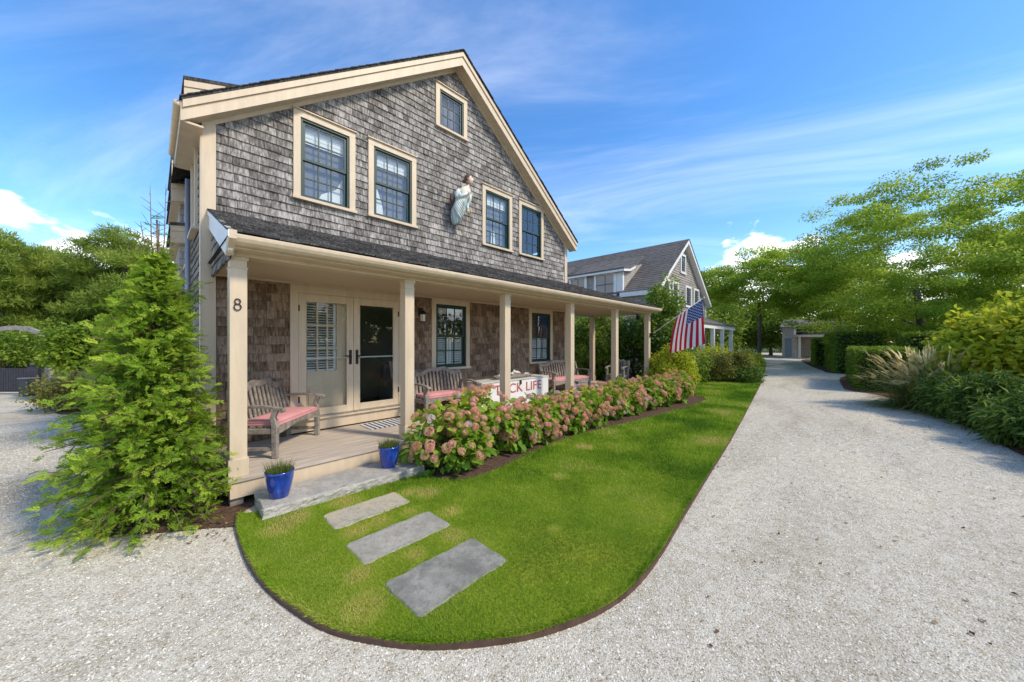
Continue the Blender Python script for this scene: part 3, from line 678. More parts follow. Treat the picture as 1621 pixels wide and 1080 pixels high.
window(*WIN['w3'], 3, (3,), blind=0, sash='single'); window(*WIN['w4'], 3, (2, 2), blind=.24, curtain=[[(.3, 0), (.55, 0), (.5, .3), (.36, .3)]])
window(*WIN['w5'], 3, (2, 2), blind=0)
window(*WIN['p1'], 3, (2, 2), blind=.12, shutter=True); window(*WIN['p2'], 3, (2, 2), blind=.0, shutter=True)

# ------------------------------------------------------------------ double storm door with the entry door behind
u0, u1, z0, z1 = WIN['door']
mb = MB(); mb.box(u0, u0 + .115, VW - .045, VW + .05, z0 + .06, z1 - .13); mb.box(u1 - .115, u1, VW - .045, VW + .05, z0 + .06, z1 - .13); mb.box(u0, u1, VW - .045, VW + .05, z1 - .13, z1)
mb.box(u0 - .02, u1 + .02, VW - .10, VW + .05, z0 + .16, z0 + .20); mb.box(u0, u1, VW - .06, VW + .05, z0 - .02, z0 + .159)
fr = mb.build('door_frame', M['trim'], house, bevel=.003)
mb = MB(); mb.box(u0 + .02, u1 - .02, VW - .105, VW - .06, z0 + .201, z0 + .215); mb.build('sill', M['steel'], fr)
D0, D1, DZ0, DZ1 = u0 + .118, u1 - .118, z0 + .215, z1 - .133; DM = (D0 + D1) / 2
for a, b_, hd in ((D0, DM - .003, 1), (DM + .003, D1, -1)):
    st = .115; v = VW - .035; mb = MB()
    mb.box(a, a + st, v, v + .035, DZ0, DZ1); mb.box(b_ - st, b_, v, v + .035, DZ0, DZ1); mb.box(a + st, b_ - st, v, v + .035, DZ1 - .13, DZ1); mb.box(a + st, b_ - st, v, v + .035, DZ0, DZ0 + .12)
    d = mb.build('storm_door', M['trim'], house, bevel=.003)
    q = MB(); q.poly([(a + st, v + .016, DZ0 + .12), (b_ - st, v + .016, DZ0 + .12), (b_ - st, v + .016, DZ1 - .13), (a + st, v + .016, DZ1 - .13)]); q.build('pane', M['door_glass'], d)
    q = MB(); q.box(a + st - .02, b_ - st + .02, v - .018, v - .003, 1.535, 1.56); q.build('push_bar', M['steel'], d)
    x = b_ - .055 if hd > 0 else a + .055
    q = MB(); q.box(x - .022, x + .022, v - .012, v - .001, 1.42, 1.68); q.tube([(x, v - .01, 1.57), (x, v - .06, 1.57), (x - hd * .12, v - .06, 1.575)], .011, 8); q.build('handle', M['bronze'], d)
    for zh in (DZ0 + .25, DZ1 - .3):
        q = MB(); xh = a + .005 if hd > 0 else b_ - .005; q.box(xh - .012, xh + .012, v - .010, v - .001, zh, zh + .10); q.build('hinge', M['bronze'], d)
# entry door on the left leaf: nine lights over a panel
mb = MB(); v = VW + .05; a, b_ = D0 + .03, DM + .0; L0, L1, LZ0, LZ1 = a + .12, b_ - .26, 1.32, 2.50
mb.box(a, L0, v, v + .04, DZ0, DZ1); mb.box(L1, b_, v, v + .04, DZ0, DZ1); mb.box(L0, L1, v, v + .04, LZ1, DZ1); mb.box(L0, L1, v, v + .04, DZ0, LZ0)
mb.box(L0 - .02, L1 + .07, v - .012, v - .0005, .72, 1.05); mb.box(L0 + .02, L1 + .03, v - .024, v - .0125, .77, 1.0)
for i in (1, 2): x = L0 + (L1 - L0) * i / 3; mb.box(x - .014, x + .014, v - .004, v + .03, LZ0, LZ1)
for j in (1, 2): z = LZ0 + (LZ1 - LZ0) * j / 3; mb.box(L0, L1, v - .003, v + .029, z - .014, z + .014)
ent = mb.build('entry_door', M['trim'], house)
q = MB()
for k in range(27): zc = LZ0 + .02 + (LZ1 - LZ0 - .03) * k / 26; q.obox(((L0 + L1) / 2 + .01, v + .075, zc), ((L1 - L0) / 2 - .01, 0, 0), (0, .016, .009), (0, -.001, .0022))
q.box(L0, L1 + .02, v + .06, v + .09, LZ0 - .02, LZ0 + .03); q.box(L1 - .035, L1 + .01, v + .062, v + .088, LZ0, LZ1); q.box(L0 - .01, L0 + .012, v + .062, v + .088, LZ0, LZ1); q.build('blind', M['blind'], ent)
mb = MB(); mb.box(DM + .0, DM + .03, VW + .05, VW + .09, DZ0, DZ1); mb.box(D1 - .03, D1, VW + .05, VW + .09, DZ0, DZ1); mb.build('inner_jamb', M['trim'], house)
# ------------------------------------------------------------------ porch: deck, columns, beam, ceiling, roof
DK = 0.315; PF = 4.83; PE = 12.04; PB = 7.30     # deck level, deck front, deck right end, side deck back
mb = MB(); mb.box(.60, PE - .03, PF + .05, 6.46, .12, DK - .05); mb.box(9.3, PE - .03, 6.461, PB - .03, .12, DK - .05); deck = mb.build('porch_deck', M['roof_edge'], house)
random.seed(5); y = PF
while y < PB - .01:
    w = .137; x0, x1 = (.575, PE) if y < VW - .08 else (9.31, PE)
    mb = MB(); dz = random.uniform(-.002, .002); mb.box(x0, x1, y, y + w - .006, DK - .04, DK + dz)
    mb.ct = random.random(); mb.build('deck_board', M['deck'], deck, bevel=.004); y += w
mb = MB(); mb.box(.595, PE - .02, PF + .022, PF + .049, .10, DK - .041); mb.box(.595, .62, PF + .0495, 6.46, .10, DK - .041); mb.build('skirt_board', M['trim'], house)
for x in (.66, 3.2, 6, 9, 11.8):
    mb = MB(); mb.box(x - .06, x + .06, PF + .06, PF + .18, -.02, .121); mb.build('pier', M['teak'], house)
COLS = [(.678, 4.99), (2.798, 4.99), (4.977, 4.99), (7.268, 4.99), (9.60, 4.99), (11.95, 4.99), (11.90, 7.13)]
columns = []
for x, y in COLS:
    h = .079; mb = MB(); mb.box(x - h, x + h, y - h, y + h, DK + .16, 2.655); c = mb.build('column', M['trim'], house, bevel=.004); columns.append(c)
    mb = MB(); mb.box(x - h - .014, x + h + .014, y - h - .014, y + h + .014, DK, DK + .20); mb.build('plinth', M['trim'], c, bevel=.004)
    mb = MB(); mb.box(x - h - .008, x + h + .008, y - h - .008, y + h + .008, 2.65, 2.668); mb.box(x - h + .002, x + h - .002, y - h + .002, y + h - .002, 2.668, 2.79); mb.box(x - h - .012, x + h + .012, y - h - .012, y + h + .012, 2.745, 2.785); mb.build('capital', M['trim'], c, bevel=.003)
mb = MB(); yy = 4.99 - .090
for zc, ra, rb in ((2.279, .025, .029), (2.217, .031, .035)): mb.tube([(.668 + ra * math.cos(2 * math.pi * k / 20), yy, zc + rb * math.sin(2 * math.pi * k / 20)) for k in range(21)], .0062, 8)
mb.build('house_number', M['bronze'], columns[0], smooth=True)
mb = MB(); mb.box(.605, PE, 4.88, 5.10, 2.786, 2.93); mb.box(PE - .20, PE, 5.1001, 7.24, 2.786, 2.93); mb.build('porch_beam', M['trim'], house, bevel=.004)
mb = MB(); mb.box(.605, PE - .201, 5.1001, 6.49, 2.80, 2.82); mb.box(9.3, PE - .201, 6.4901, 7.24, 2.80, 2.82)
m, nt, b = mat('beadboard_ceiling'); b.inputs['Base Color'].default_value = (.56, .43, .285, 1); b.inputs['Roughness'].default_value = .5
wv = N_(nt, 'ShaderNodeTexWave', bands_direction='Y'); wv.inputs['Scale'].default_value = 3.2; g = N_(nt, 'ShaderNodeNewGeometry'); nt.links.new(g.outputs['Position'], wv.inputs['Vector'])
nt.links.new(ramp(nt, wv.outputs['Fac'], [(0.0, (.42, .31, .2)), (.12, (.56, .43, .285)), (1, (.58, .45, .30))]), b.inputs['Base Color']); bump(nt, b, wv.outputs['Fac'], .3, .005)
mb.build('porch_ceiling', m, house)
mb = MB(); mb.box(.62, UR, VW - .06, VW - .028, 2.768, 2.799); mb.build('ceiling_moulding', M['trim'], house)
# fascia and half-round gutter
mb = MB(); mb.box(.62, PE + .04, 4.70, 4.879, 2.83, 2.90); mb.box(PE + .001, PE + .12, 4.8791, 7.4, 2.83, 2.90); mb.build('porch_fascia', M['trim'], house)
mb = MB(); G0, G1 = .585, PE + .14
prof = [(4.70, 2.955), (4.685, 2.955), (4.665, 2.93), (4.64, 2.915), (4.612, 2.925), (4.592, 2.95), (4.575, 2.958), (4.562, 2.945), (4.565, 2.915), (4.585, 2.88), (4.62, 2.855), (4.66, 2.848), (4.70, 2.86)]
mb.prism([(G0, a, c) for a, c in prof], (G1 - G0, 0, 0)); mb.build('porch_gutter', M['trim'], house)
for xj in (3.05, 6.1, 9.15):                   # lapped gutter joints and hangers
    mb = MB(); cm_ = (4.63, 2.905); mb.prism([(xj, cm_[0] + (a - cm_[0]) * 1.06, cm_[1] + (c - cm_[1]) * 1.06) for a, c in prof], (.035, 0, 0)); mb.build('gutter_joint', M['trim'], house)
# roof planes with a hip at the right-hand corner
SL = (3.70 - 2.985) / (VW - 4.60)
def pz(v): return 2.985 + SL * (v - 4.60)
HU, HV = UR, VW
rim = PE + .16
mb = MB()
mb.poly([(.545, 4.60, 2.975), (rim, 4.60, 2.975), (HU, HV, pz(HV) - .01), (.545, HV, pz(HV) - .01)])
mb.poly([(rim, 4.60, 2.975), (rim, 7.5, 2.975), (HU, 7.5, pz(HV) - .01), (HU, HV, pz(HV) - .01)])
mb.poly([(.545, 4.60, 2.93), (rim, 4.60, 2.93), (rim, 7.5, 2.93), (HU, 7.5, 2.93), (HU, HV, 2.93), (.545, HV, 2.93)], True)
mb.poly([(.545, 4.60, 2.93), (rim, 4.60, 2.93), (rim, 4.60, 2.975), (.545, 4.60, 2.975)]); mb.poly([(rim, 4.6, 2.93), (rim, 7.5, 2.93), (rim, 7.5, 2.975), (rim, 4.6, 2.975)])
mb.poly([(rim, 7.5, 2.93), (HU, 7.5, 2.93), (HU, 7.5, pz(HV) - .01), (rim, 7.5, 2.975)])
pr_ = mb.build('porch_roof', M['roof'], house)
mb = MB(); random.seed(3); v = 4.575; k = 0
while v < VW - .02:
    x = .54; vend = v + .135
    lim = rim + .01 - (v - 4.6) * (rim - HU) / (HV - 4.6)
    while x < lim:
        w = min(random.uniform(.10, .24), lim - x + .001); mb.ct = random.random(); j = random.uniform(-.012, .008); lift = random.uniform(.016, .03)
        zf = pz(v + j) + lift; zb = pz(min(vend + .02, VW)) + .002
        mb.faces([(x + .002, v + j, zf), (x + w - .002, v + j, zf), (x + w - .002, min(vend + .02, VW), zb), (x + .002, min(vend + .02, VW), zb), (x + .002, v + j, zf - .022), (x + w - .002, v + j, zf - .022), (x + w - .002, min(vend + .02, VW), zb - .014), (x + .002, min(vend + .02, VW), zb - .014)],
                 [(0, 1, 2, 3), (4, 5, 1, 0), (1, 5, 6, 2), (4, 0, 3, 7)])
        x += w
    v += .125
kind(mb.build('roof_shingles', M['roof'], pr_), 'stuff')
# rake trim on the porch's left end, white board over shingles
mb = MB(); pts = [(4.565, 2.985), (6.50, pz(6.5)), (6.50, pz(6.5) - .07), (4.565, 2.91)]; mb.prism([(.545, a, c) for a, c in pts], (.05, 0, 0))
mb.build('porch_rake_moulding', M['white'], house)
mb = MB(); pts = [(4.70, 2.955), (6.50, pz(6.5) - .071), (6.50, pz(6.5) - .26), (4.86, 2.77), (4.70, 2.80)]; mb.prism([(.56, a, c) for a, c in pts], (.04, 0, 0)); mb.build('porch_rake_board', M['white'], house)
mb = MB(); mb.prism([(.553, 4.564, 2.99), (.553, 4.70, 3.02), (.553, 4.86, 2.78), (.553, 4.80, 2.765), (.553, 4.564, 2.90)], (.065, 0, 0)); mb.build('porch_rake_return', M['trim'], house)
mb = MB(); mb.poly([(.606, 4.85, 2.74), (.606, 6.48, 2.74), (.606, 6.48, 3.5), (.606, 4.85, 2.95)]); mb.build('porch_end_wall', M['roof_edge'], house)

# ------------------------------------------------------------------ granite step, stepping stones
def rough_block(x0, x1, y0, y1, z0, z1, n=(40, 14, 6), amp=.012, top=.003, seed=1, yaw=0.0):
    mb = MB(); nx, ny, nz = n; cx_, cy_ = (x0 + x1) / 2, (y0 + y1) / 2
    def P(i, j, k):
        x, y, z = x0 + (x1 - x0) * i / nx, y0 + (y1 - y0) * j / ny, z0 + (z1 - z0) * k / nz
        q = Vector((x * 9 + seed, y * 9, z * 14)); d = noise.noise_vector(q) + .5 * noise.noise_vector(q * 2.6)
        side_ = i in (0, nx) or j in (0, ny)
        a = amp if (side_ and k < nz) else amp * .45 if side_ else top
        inset = .012 * (k == nz) if side_ else 0
        x += d.x * a + (inset if i == 0 else -inset if i == nx else 0); y += d.y * a + (inset if j == 0 else -inset if j == ny else 0); z += d.z * (top if k == nz else amp * .6)
        dx, dy = x - cx_, y - cy_
        return (cx_ + dx * math.cos(yaw) - dy * math.sin(yaw), cy_ + dx * math.sin(yaw) + dy * math.cos(yaw), z)
    for i in range(nx):
        for j in range(ny): mb.poly([P(i, j, nz), P(i + 1, j, nz), P(i + 1, j + 1, nz), P(i, j + 1, nz)])
    for k in range(nz):
        for i in range(nx):
            mb.poly([P(i, 0, k), P(i + 1, 0, k), P(i + 1, 0, k + 1), P(i, 0, k + 1)]); mb.poly([P(i + 1, ny, k), P(i, ny, k), P(i, ny, k + 1), P(i + 1, ny, k + 1)])
        for j in range(ny):
            mb.poly([P(0, j + 1, k), P(0, j, k), P(0, j, k + 1), P(0, j + 1, k + 1)]); mb.poly([P(nx, j, k), P(nx, j + 1, k), P(nx, j + 1, k + 1), P(nx, j, k + 1)])
    return mb
o = rough_block(.79, 2.62, 4.21, 4.77, -.03, .135, n=(80, 18, 8), amp=.022, yaw=R(-2.2)).build('granite_step', M['granite'])
tag(o, 'rough hewn grey granite step in front of the porch deck', 'step')
def slab(name, u0, u1, v0, v1, m, label, seed, skew=0.0):
    pts = []; r = .05; random.seed(seed)
    for (cx_, cy_, a0) in ((u1 - r, v1 - r, 0), (u0 + r, v1 - r, 90), (u0 + r, v0 + r, 180), (u1 - r, v0 + r, 270)):
        for k in range(5): t = R(a0 + 22.5 * k); pts.append((cx_ + r * math.cos(t), cy_ + r * math.sin(t)))
    P2 = []
    for i in range(len(pts)):
        a, b_ = Vector(pts[i]), Vector(pts[(i + 1) % len(pts)]); n = max(1, int((b_ - a).length / .04))
        for k in range(n): q = a.lerp(b_, k / n); d = noise.noise_vector(Vector((q.x * 7 + seed, q.y * 7, 0))); P2.append((q.x + d.x * .018 + skew * (q.y - v0), q.y + d.y * .018))
    mb = MB(); n = len(P2); cc = (sum(p[0] for p in P2) / n, sum(p[1] for p in P2) / n)
    lo = [(x, y, -.02) for x, y in P2]; up = [(x, y, .031) for x, y in P2]; tp = [(cc[0] + (x - cc[0]) * .98, cc[1] + (y - cc[1]) * .97, .0385) for x, y in P2]
    for i in range(n): j = (i + 1) % n; mb.poly([lo[i], lo[j], up[j], up[i]]); mb.poly([up[i], up[j], tp[j], tp[i]])
    mb.poly(tp); o = mb.build(name, m, smooth=False); return tag(o, label, 'paving stone')
slab('stepping_stone', 1.215, 2.03, 3.51, 3.90, M['slab1'], 'tan stepping stone slab set in grass just below the granite step', 1)
slab('stepping_stone', 1.185, 2.045, 2.79, 3.20, M['slab2'], 'middle grey stepping stone slab between the tan slab and the dark slab', 5)
slab('stepping_stone', 1.195, 2.04, 2.00, 2.475, M['slab3'], 'largest dark grey stepping stone slab, farthest from the granite step', 9)

# ------------------------------------------------------------------ blue pots
M['tuft'] = leaf_mat('pot_grass', (0.05, 0.09, 0.012), (0.13, 0.17, 0.03), (0.40, 0.33, 0.11), .6, .2)
def pot(x, y, z, h, r, label, seed):
    t = thing('planted_pot', label, 'plant pot', (x, y, z), 0, 'blue glazed pots on the granite step')
    mb = MB(); pf = [(0, 0), (r * .60, 0), (r * .64, .01), (r * .80, h * .35), (r * .94, h * .72), (r * .985, h * .93), (r, h * .94), (r, h), (r * .93, h), (r * .90, h * .9), (0, h * .88)]
    mb.lathe(pf, (x, y, z), 36); mb.build('pot', M['glaze'], t, smooth=True)
    mb = MB(); mb.lathe([(0, h * .90), (r * .9, h * .895)], (x, y, z), 20); mb.build('soil', M['mulch'], t)
    g = np.random.default_rng(seed); n = 420; a = g.uniform(0, 6.283, n); rr = r * .8 * np.sqrt(g.random(n))
    P = np.column_stack([x + rr * np.cos(a), y + rr * np.sin(a), np.full(n, z + h * .89)])
    D = np.column_stack([np.cos(a) * rr / r * .55 + g.normal(0, .16, n), np.sin(a) * rr / r * .55 + g.normal(0, .16, n), np.ones(n)]); ln = g.uniform(.07, .175, n)
    V, Fa = scatter(NEEDLE, NEEDLE_F, P, D, rdir(g, n), np.column_stack([np.full(n, .055), ln, ln]))
    np_mesh('grass_tuft', V, Fa, np.clip(g.beta(2, 3, n), 0, 1), M['tuft'], t)
pot(.975, 4.475, .136, .285, .140, 'blue glazed pot of short grass on the granite step, nearer the number column', 1)
pot(2.235, 4.47, .136, .285, .140, 'blue glazed pot of short grass on the granite step, touching the hydrangeas', 2)

# ------------------------------------------------------------------ garden benches, cushions, chair
def bench_parts(t, L, D=.50, back=.98, slats=11, wave=.10):
    """local frame: x along the bench, y to the back, origin front-left on the floor"""
    w = .062; TK = M['teak']; seat = .41; arm = .64
    def bp(mb, nm, bev=.006): return mb.build(nm, TK, t, local=True, bevel=bev)
    tilt = .10
    for x in (w / 2, L - w / 2):
        mb = MB(); mb.prism([(x - w / 2, .0, 0), (x - w / 2, .065, 0), (x - w / 2, .07, seat), (x - w / 2, .09, .52), (x - w / 2, .05, arm), (x - w / 2, -.02, arm), (x - w / 2, .03, .53), (x - w / 2, .0, seat)], (w, 0, 0)); bp(mb, 'leg')
        mb = MB(); mb.prism([(x - w / 2, D - .065, 0), (x - w / 2, D, 0), (x - w / 2, D, seat), (x - w / 2, D + tilt + .02, back - .10), (x - w / 2, D + tilt - .04, back - .08), (x - w / 2, D - .065, seat)], (w, 0, 0)); bp(mb, 'leg')
        mb = MB(); pts = [(x, D + .05, arm + .015), (x, D * .6, arm + .03), (x, .16, arm + .028), (x, .02, arm + .008), (x, -.05, arm - .005)]
        for a, b_ in zip(pts[:-1], pts[1:]): mb.bar(a, b_, w * 1.15, .032)
        mb.tube([(x - w * .62, -.055, arm - .018), (x + w * .62, -.055, arm - .018)], .030, 10); bp(mb, 'arm', .003)
        mb = MB(); mb.bar((x, .05, .12), (x, D - .04, .12), .035, .045); bp(mb, 'stretcher')
        mb = MB(); mb.bar((x, .07, seat - .06), (x, D - .06, seat - .06), .04, .07); bp(mb, 'side_rail')
    mb = MB(); n = 16; up = [(w + (L - 2 * w) * k / n, .015, seat) for k in range(n + 1)]; dn = [(w + (L - 2 * w) * k / n, .015, seat - .05 - .055 * abs(math.cos(math.pi * k / n)) ** 1.5) for k in range(n + 1)]
    mb.prism(up + dn[::-1], (0, .035, 0)); bp(mb, 'apron', 0)
    for k in range(5):
        mb = MB(); y = .03 + k * (D - .08) / 4.6; mb.box(w, L - w, y, y + .07, seat - .025, seat); bp(mb, 'seat_slat')
    # back: wavy top rail, slats
    def top(s): return back - .12 + wave * (math.sin(math.pi * s) ** 2) + .035 * (math.cos(2 * math.pi * s * 1.5) ** 2) * (1 if wave > 0 else 0)
    mb = MB(); n = 28; A = [(w + (L - 2 * w) * k / n, D + tilt * .9, top(k / n)) for k in range(n + 1)]
    mb.prism(A + [(a, y, z - .085) for a, y, z in A[::-1]], (0, -.035, .0)); bp(mb, 'top_rail', 0)
    for k in range(slats):
        s = (k + .5) / slats; x = w + (L - 2 * w) * s; mb = MB(); mb.bar((x, D - .02, seat + .03), (x, D + tilt * .9 - .018, top(s) - .07), .045 if L > 1 else .04, .014, up=(0, 1, 0)); bp(mb, 'slat', 0)
    mb = MB(); mb.bar((w, D - .02, seat + .03), (L - w, D - .02, seat + .03), .03, .06); bp(mb, 'lower_rail')
def cushion(o_loc, rz, L, D, label):
    mb = MB(); nx, ny = 24, 10; c = .018
    x0, x1, y0, y1, zb, zt = .07, L - .07, .01, D - .035, .412, .412 + .068
    def P(i, j, top):
        x = x0 + (x1 - x0) * i / nx; y = y0 + (y1 - y0) * j / ny
        e = min(i, nx - i) / nx * 8, min(j, ny - j) / ny * 4; k = min(1, min(e)) ** .5
        return (x, y, (zt - .02 + .03 * k + .006 * math.sin(x * 5) * k) if top else zb)
    for i in range(nx):
        for j in range(ny): mb.poly([P(i, j, 1), P(i + 1, j, 1), P(i + 1, j + 1, 1), P(i, j + 1, 1)])
    rim_ = [(i, 0) for i in range(nx)] + [(nx, j) for j in range(ny)] + [(i, ny) for i in range(nx, 0, -1)] + [(0, j) for j in range(ny, 0, -1)]
    for k in range(len(rim_)):
        (a, b_), (c_, d) = rim_[k], rim_[(k + 1) % len(rim_)]; p, q = P(a, b_, 0), P(c_, d, 0); r_, s_ = P(c_, d, 1), P(a, b_, 1)
        mb.poly([p, q, r_, s_])
    o = mb.build('bench_cushion', M['cushion'], None, smooth=True)
    o.location = o_loc; o.rotation_euler = (0, 0, rz); tag(o, label, 'cushion', 'pink bench cushions')
    ring = [P(a, b_, 1) for a, b_ in rim_]; ring2 = [(p[0], p[1], zb + .012) for p in ring]
    mb = MB(); mb.tube(ring + ring[:1], .006, 6); mb.tube(ring2 + ring2[:1], .006, 6); pp = mb.build('piping', M['cushion'], o, smooth=True, local=True)
def bench(loc, rz, L, label, wave=.1, slats=11):
    t = thing('garden_bench', label, 'bench', (*loc, DK + .001), rz, 'weathered garden benches on the porch'); bench_parts(t, L, slats=slats, wave=wave); return t
b1r = math.atan2(.90, .80)
bench((1.12, 5.30), b1r, 1.19, 'weathered grey teak bench by the front doors, angled across the porch corner', slats=12)
cushion((1.12, 5.30, DK + .001), b1r, 1.19, .50, 'faded red cushion on the bench beside the front doors')
bench((3.62, 5.77), 0, 1.27, 'weathered teak bench with arched slatted back between the front doors and the white chest', slats=13)
cushion((3.62, 5.77, DK + .001), 0, 1.27, .50, 'pink cushion on the bench between the doors and the white chest')
bench((7.62, 5.75), R(-4), 1.70, 'weathered teak bench beyond the white chest, below the second porch window', slats=15)
cushion((7.62, 5.75, DK + .001), R(-4), 1.70, .50, 'pink cushion on the bench beyond the white chest')
t = thing('garden_chair', 'weathered grey wooden armchair at the open end of the porch', 'chair', (10.75, 5.92, DK + .001), R(-82)); bench_parts(t, .62, .52, .95, 6, .04)

# ------------------------------------------------------------------ white chest with lettering, tray of shells
C0, C1, CF, CB, CZ = 4.98, 7.33, 5.72, 6.22, .93
t = thing('storage_chest', 'long white painted wooden chest with faded red lettering across its front', 'chest', ((C0 + C1) / 2, CF, DK))
mb = MB(); mb.box(C0, C1, CF, CB, DK + .002, CZ - .035); bx = mb.build('box', plain('chest_paint', (.74, .73, .69), .6, var=.12, scale=5, bmp=.1), t, bevel=.006)
mb = MB(); mb.box(C0 - .012, C1 + .012, CF - .014, CB + .01, CZ - .033, CZ); mb.build('lid', plain('chest_lid_paint', (.55, .54, .49), .7, var=.2, scale=6), t, bevel=.005)
mb = MB(); mb.box(6.20, 6.245, CF - .03, CF - .014, CZ - .13, CZ - .03); mb.build('latch', M['bronze'], t)
red = plain('faded_red_paint', (.50, .10, .10), .75, var=.35, scale=24)
lt = text_mesh('lettering', 'TUCK LIFE', .30, red, t, Matrix.Identity(4), .004)
xs = [v.co.x for v in lt.data.vertices]; mid_, wid_ = (min(xs) + max(xs)) / 2, max(xs) - min(xs); o_ = root_off(t)
lt.data.transform(Matrix.Translation(Vector((6.19, CF - .006, DK + .40)) - o_) @ Matrix.Rotation(R(90), 4, 'X') @ Matrix.Diagonal((1.66 / wid_, 1.05, 1, 1)) @ Matrix.Translation((-mid_, o_.y, o_.z)))
t = thing('shell_tray', 'shallow grey wooden tray on the lid of the white chest', 'tray', (6.26, 5.97, CZ + .001))
mb = MB(); n = 28; prof = [(0, .004), (.60, .004), (.70, .085), (.67, .085), (.57, .016), (0, .016)]
V = [(6.26 + r * math.cos(2 * math.pi * k / n), 5.97 + r * .27 * math.sin(2 * math.pi * k / n), CZ + z) for r, z in prof for k in range(n)]
mb.faces(V, [(i * n + k, i * n + (k + 1) % n, (i + 1) * n + (k + 1) % n, (i + 1) * n + k) for i in range(5) for k in range(n)]); mb.build('bowl', M['teak'], t, smooth=True)
random.seed(8); shell = plain('bleached_shell', (.78, .74, .68), .5, var=.15, scale=20)
for k in range(13):
    a = random.uniform(-.55, .55); q = random.uniform(-.07, .07); r = random.uniform(.05, .085); zc = CZ + .03 + r * .8 + .04 * (abs(a) < .35)
    mb = MB(); n = 10; st = random.uniform(0, 6)
    for j in range(5):
        pass
    ring = []
    prof = [(.05, -.55), (.55, -.42), (.95, -.08), (.8, .3), (.45, .62), (.25, .9), (.04, 1.25)]
    V = [(6.26 + a + r * rr * (1 + .16 * math.sin(3 * 2 * math.pi * i / n + zz_ * 3)) * math.cos(2 * math.pi * i / n) + r * zz_ * .5 * math.cos(st), 5.97 + q + r * rr * math.sin(2 * math.pi * i / n) + r * zz_ * .5 * math.sin(st), zc + r * zz_ * .62) for rr, zz_ in prof for i in range(n)]
    mb.faces(V, [(i * n + c, i * n + (c + 1) % n, (i + 1) * n + (c + 1) % n, (i + 1) * n + c) for i in range(len(prof) - 1) for c in range(n)])
    tag(mb.build('sea_shell', shell, smooth=True), 'bleached white sea shell heaped in the wooden tray on the chest', 'shell', 'shells in the tray')

# ------------------------------------------------------------------ door mat, lanterns
mb = MB(); NS = 23
m1 = plain('mat_navy', (.035, .05, .10), .95, var=.2, scale=60); m2 = plain('mat_white', (.62, .62, .60), .95, var=.15, scale=60)
x0, x1, y0, y1 = 2.62, 3.62, 5.86, 6.34
for k in range(NS):
    mb.cm = k % 2; a, b_ = x0 + (x1 - x0) * k / NS, x0 + (x1 - x0) * (k + 1) / NS; mb.box(a, b_, y0, y1, DK + .004, DK + .014)
tag(mb.build('door_mat', None, None, mats=[m2, m1]), 'navy and white striped mat lying before the glass doors', 'mat')
def lantern(x, label):
    t = thing('wall_lantern', label, 'lantern', (x, VW - .03, 2.2)); y = VW - .14
    mb = MB(); mb.lathe([(0, .19), (.04, .17), (.075, .12), (.08, .105), (0, .105)], (x, y, 2.30), 16); mb.tube([(x, VW - .02, 2.50), (x, y, 2.52), (x, y, 2.48)], .012, 8); mb.obox((x, VW - .026, 2.46), (.04, 0, 0), (0, .008, 0), (0, 0, .08))
    for k in range(4): a = R(45 + 90 * k); mb.tube([(x + .06 * math.cos(a), y + .06 * math.sin(a), 2.25), (x + .06 * math.cos(a), y + .06 * math.sin(a), 2.41)], .005, 5)
    mb.lathe([(0, 0), (.066, 0), (.066, .012), (0, .012)], (x, y, 2.24), 16); mb.build('body', M['black'], t)
    mb = MB(); mb.lathe([(.05, 0), (.055, .14)], (x, y, 2.253), 14); mb.build('globe', plain('frosted_globe', (.75, .70, .60), .25), t, smooth=True)
lantern(3.93, 'small black wall lantern with pale globe beside the front doors')
t = thing('porch_spotlight', 'small black spotlight under the porch beam at its open end', 'spotlight', (11.75, 5.28, 2.79))
mb = MB(); mb.lathe([(0, 0), (.05, 0), (.05, -.012), (0, -.012)], (11.75, 5.28, 2.79), 12); mb.tube([(11.75, 5.28, 2.78), (11.75, 5.28, 2.73)], .012, 6); mb.build('mount', M['black'], t)
mb = MB(); mb.tube([(11.79, 5.28, 2.74), (11.74, 5.24, 2.70), (11.68, 5.2, 2.64)], [.04, .052, .062], 12); mb.build('head', M['black'], t, smooth=True)

# ------------------------------------------------------------------ armchair with throw, seen through the glass door
t = thing('indoor_armchair', 'armchair with a pale throw seen through the glass door', 'armchair', (4.15, 7.55, .34))
up_ = plain('grey_upholstery', (.16, .155, .15), .9)
mb = MB(); mb.box(3.8, 4.5, 7.25, 7.95, .45, .75); mb.build('seat', up_, t, bevel=.05)
mb = MB(); mb.box(3.8, 4.5, 7.85, 8.05, .45, 1.32); mb.build('backrest', up_, t, bevel=.05)
for x in (3.72, 4.5): mb = MB(); mb.box(x, x + .1, 7.25, 8.0, .45, .98); mb.build('arm', up_, t, bevel=.04)
mb = MB(); n = 14
for i in range(n):
    for j in range(10):
        def P(i, j): s = j / 10; return (3.9 + .42 * i / n, 7.80 - .18 * s - .03 * math.sin(i * 1.7), 1.36 - .62 * s + .02 * math.sin(i * 2.1 + j))
        mb.poly([P(i, j), P(i + 1, j), P(i + 1, j + 1), P(i, j + 1)])
tw = mb.build('throw', M['blind'], t, smooth=True)
for x in (3.8, 4.42): mb = MB(); mb.box(x, x + .05, 7.3, 7.9, .335, .45); mb.build('leg', M['dark'], t)
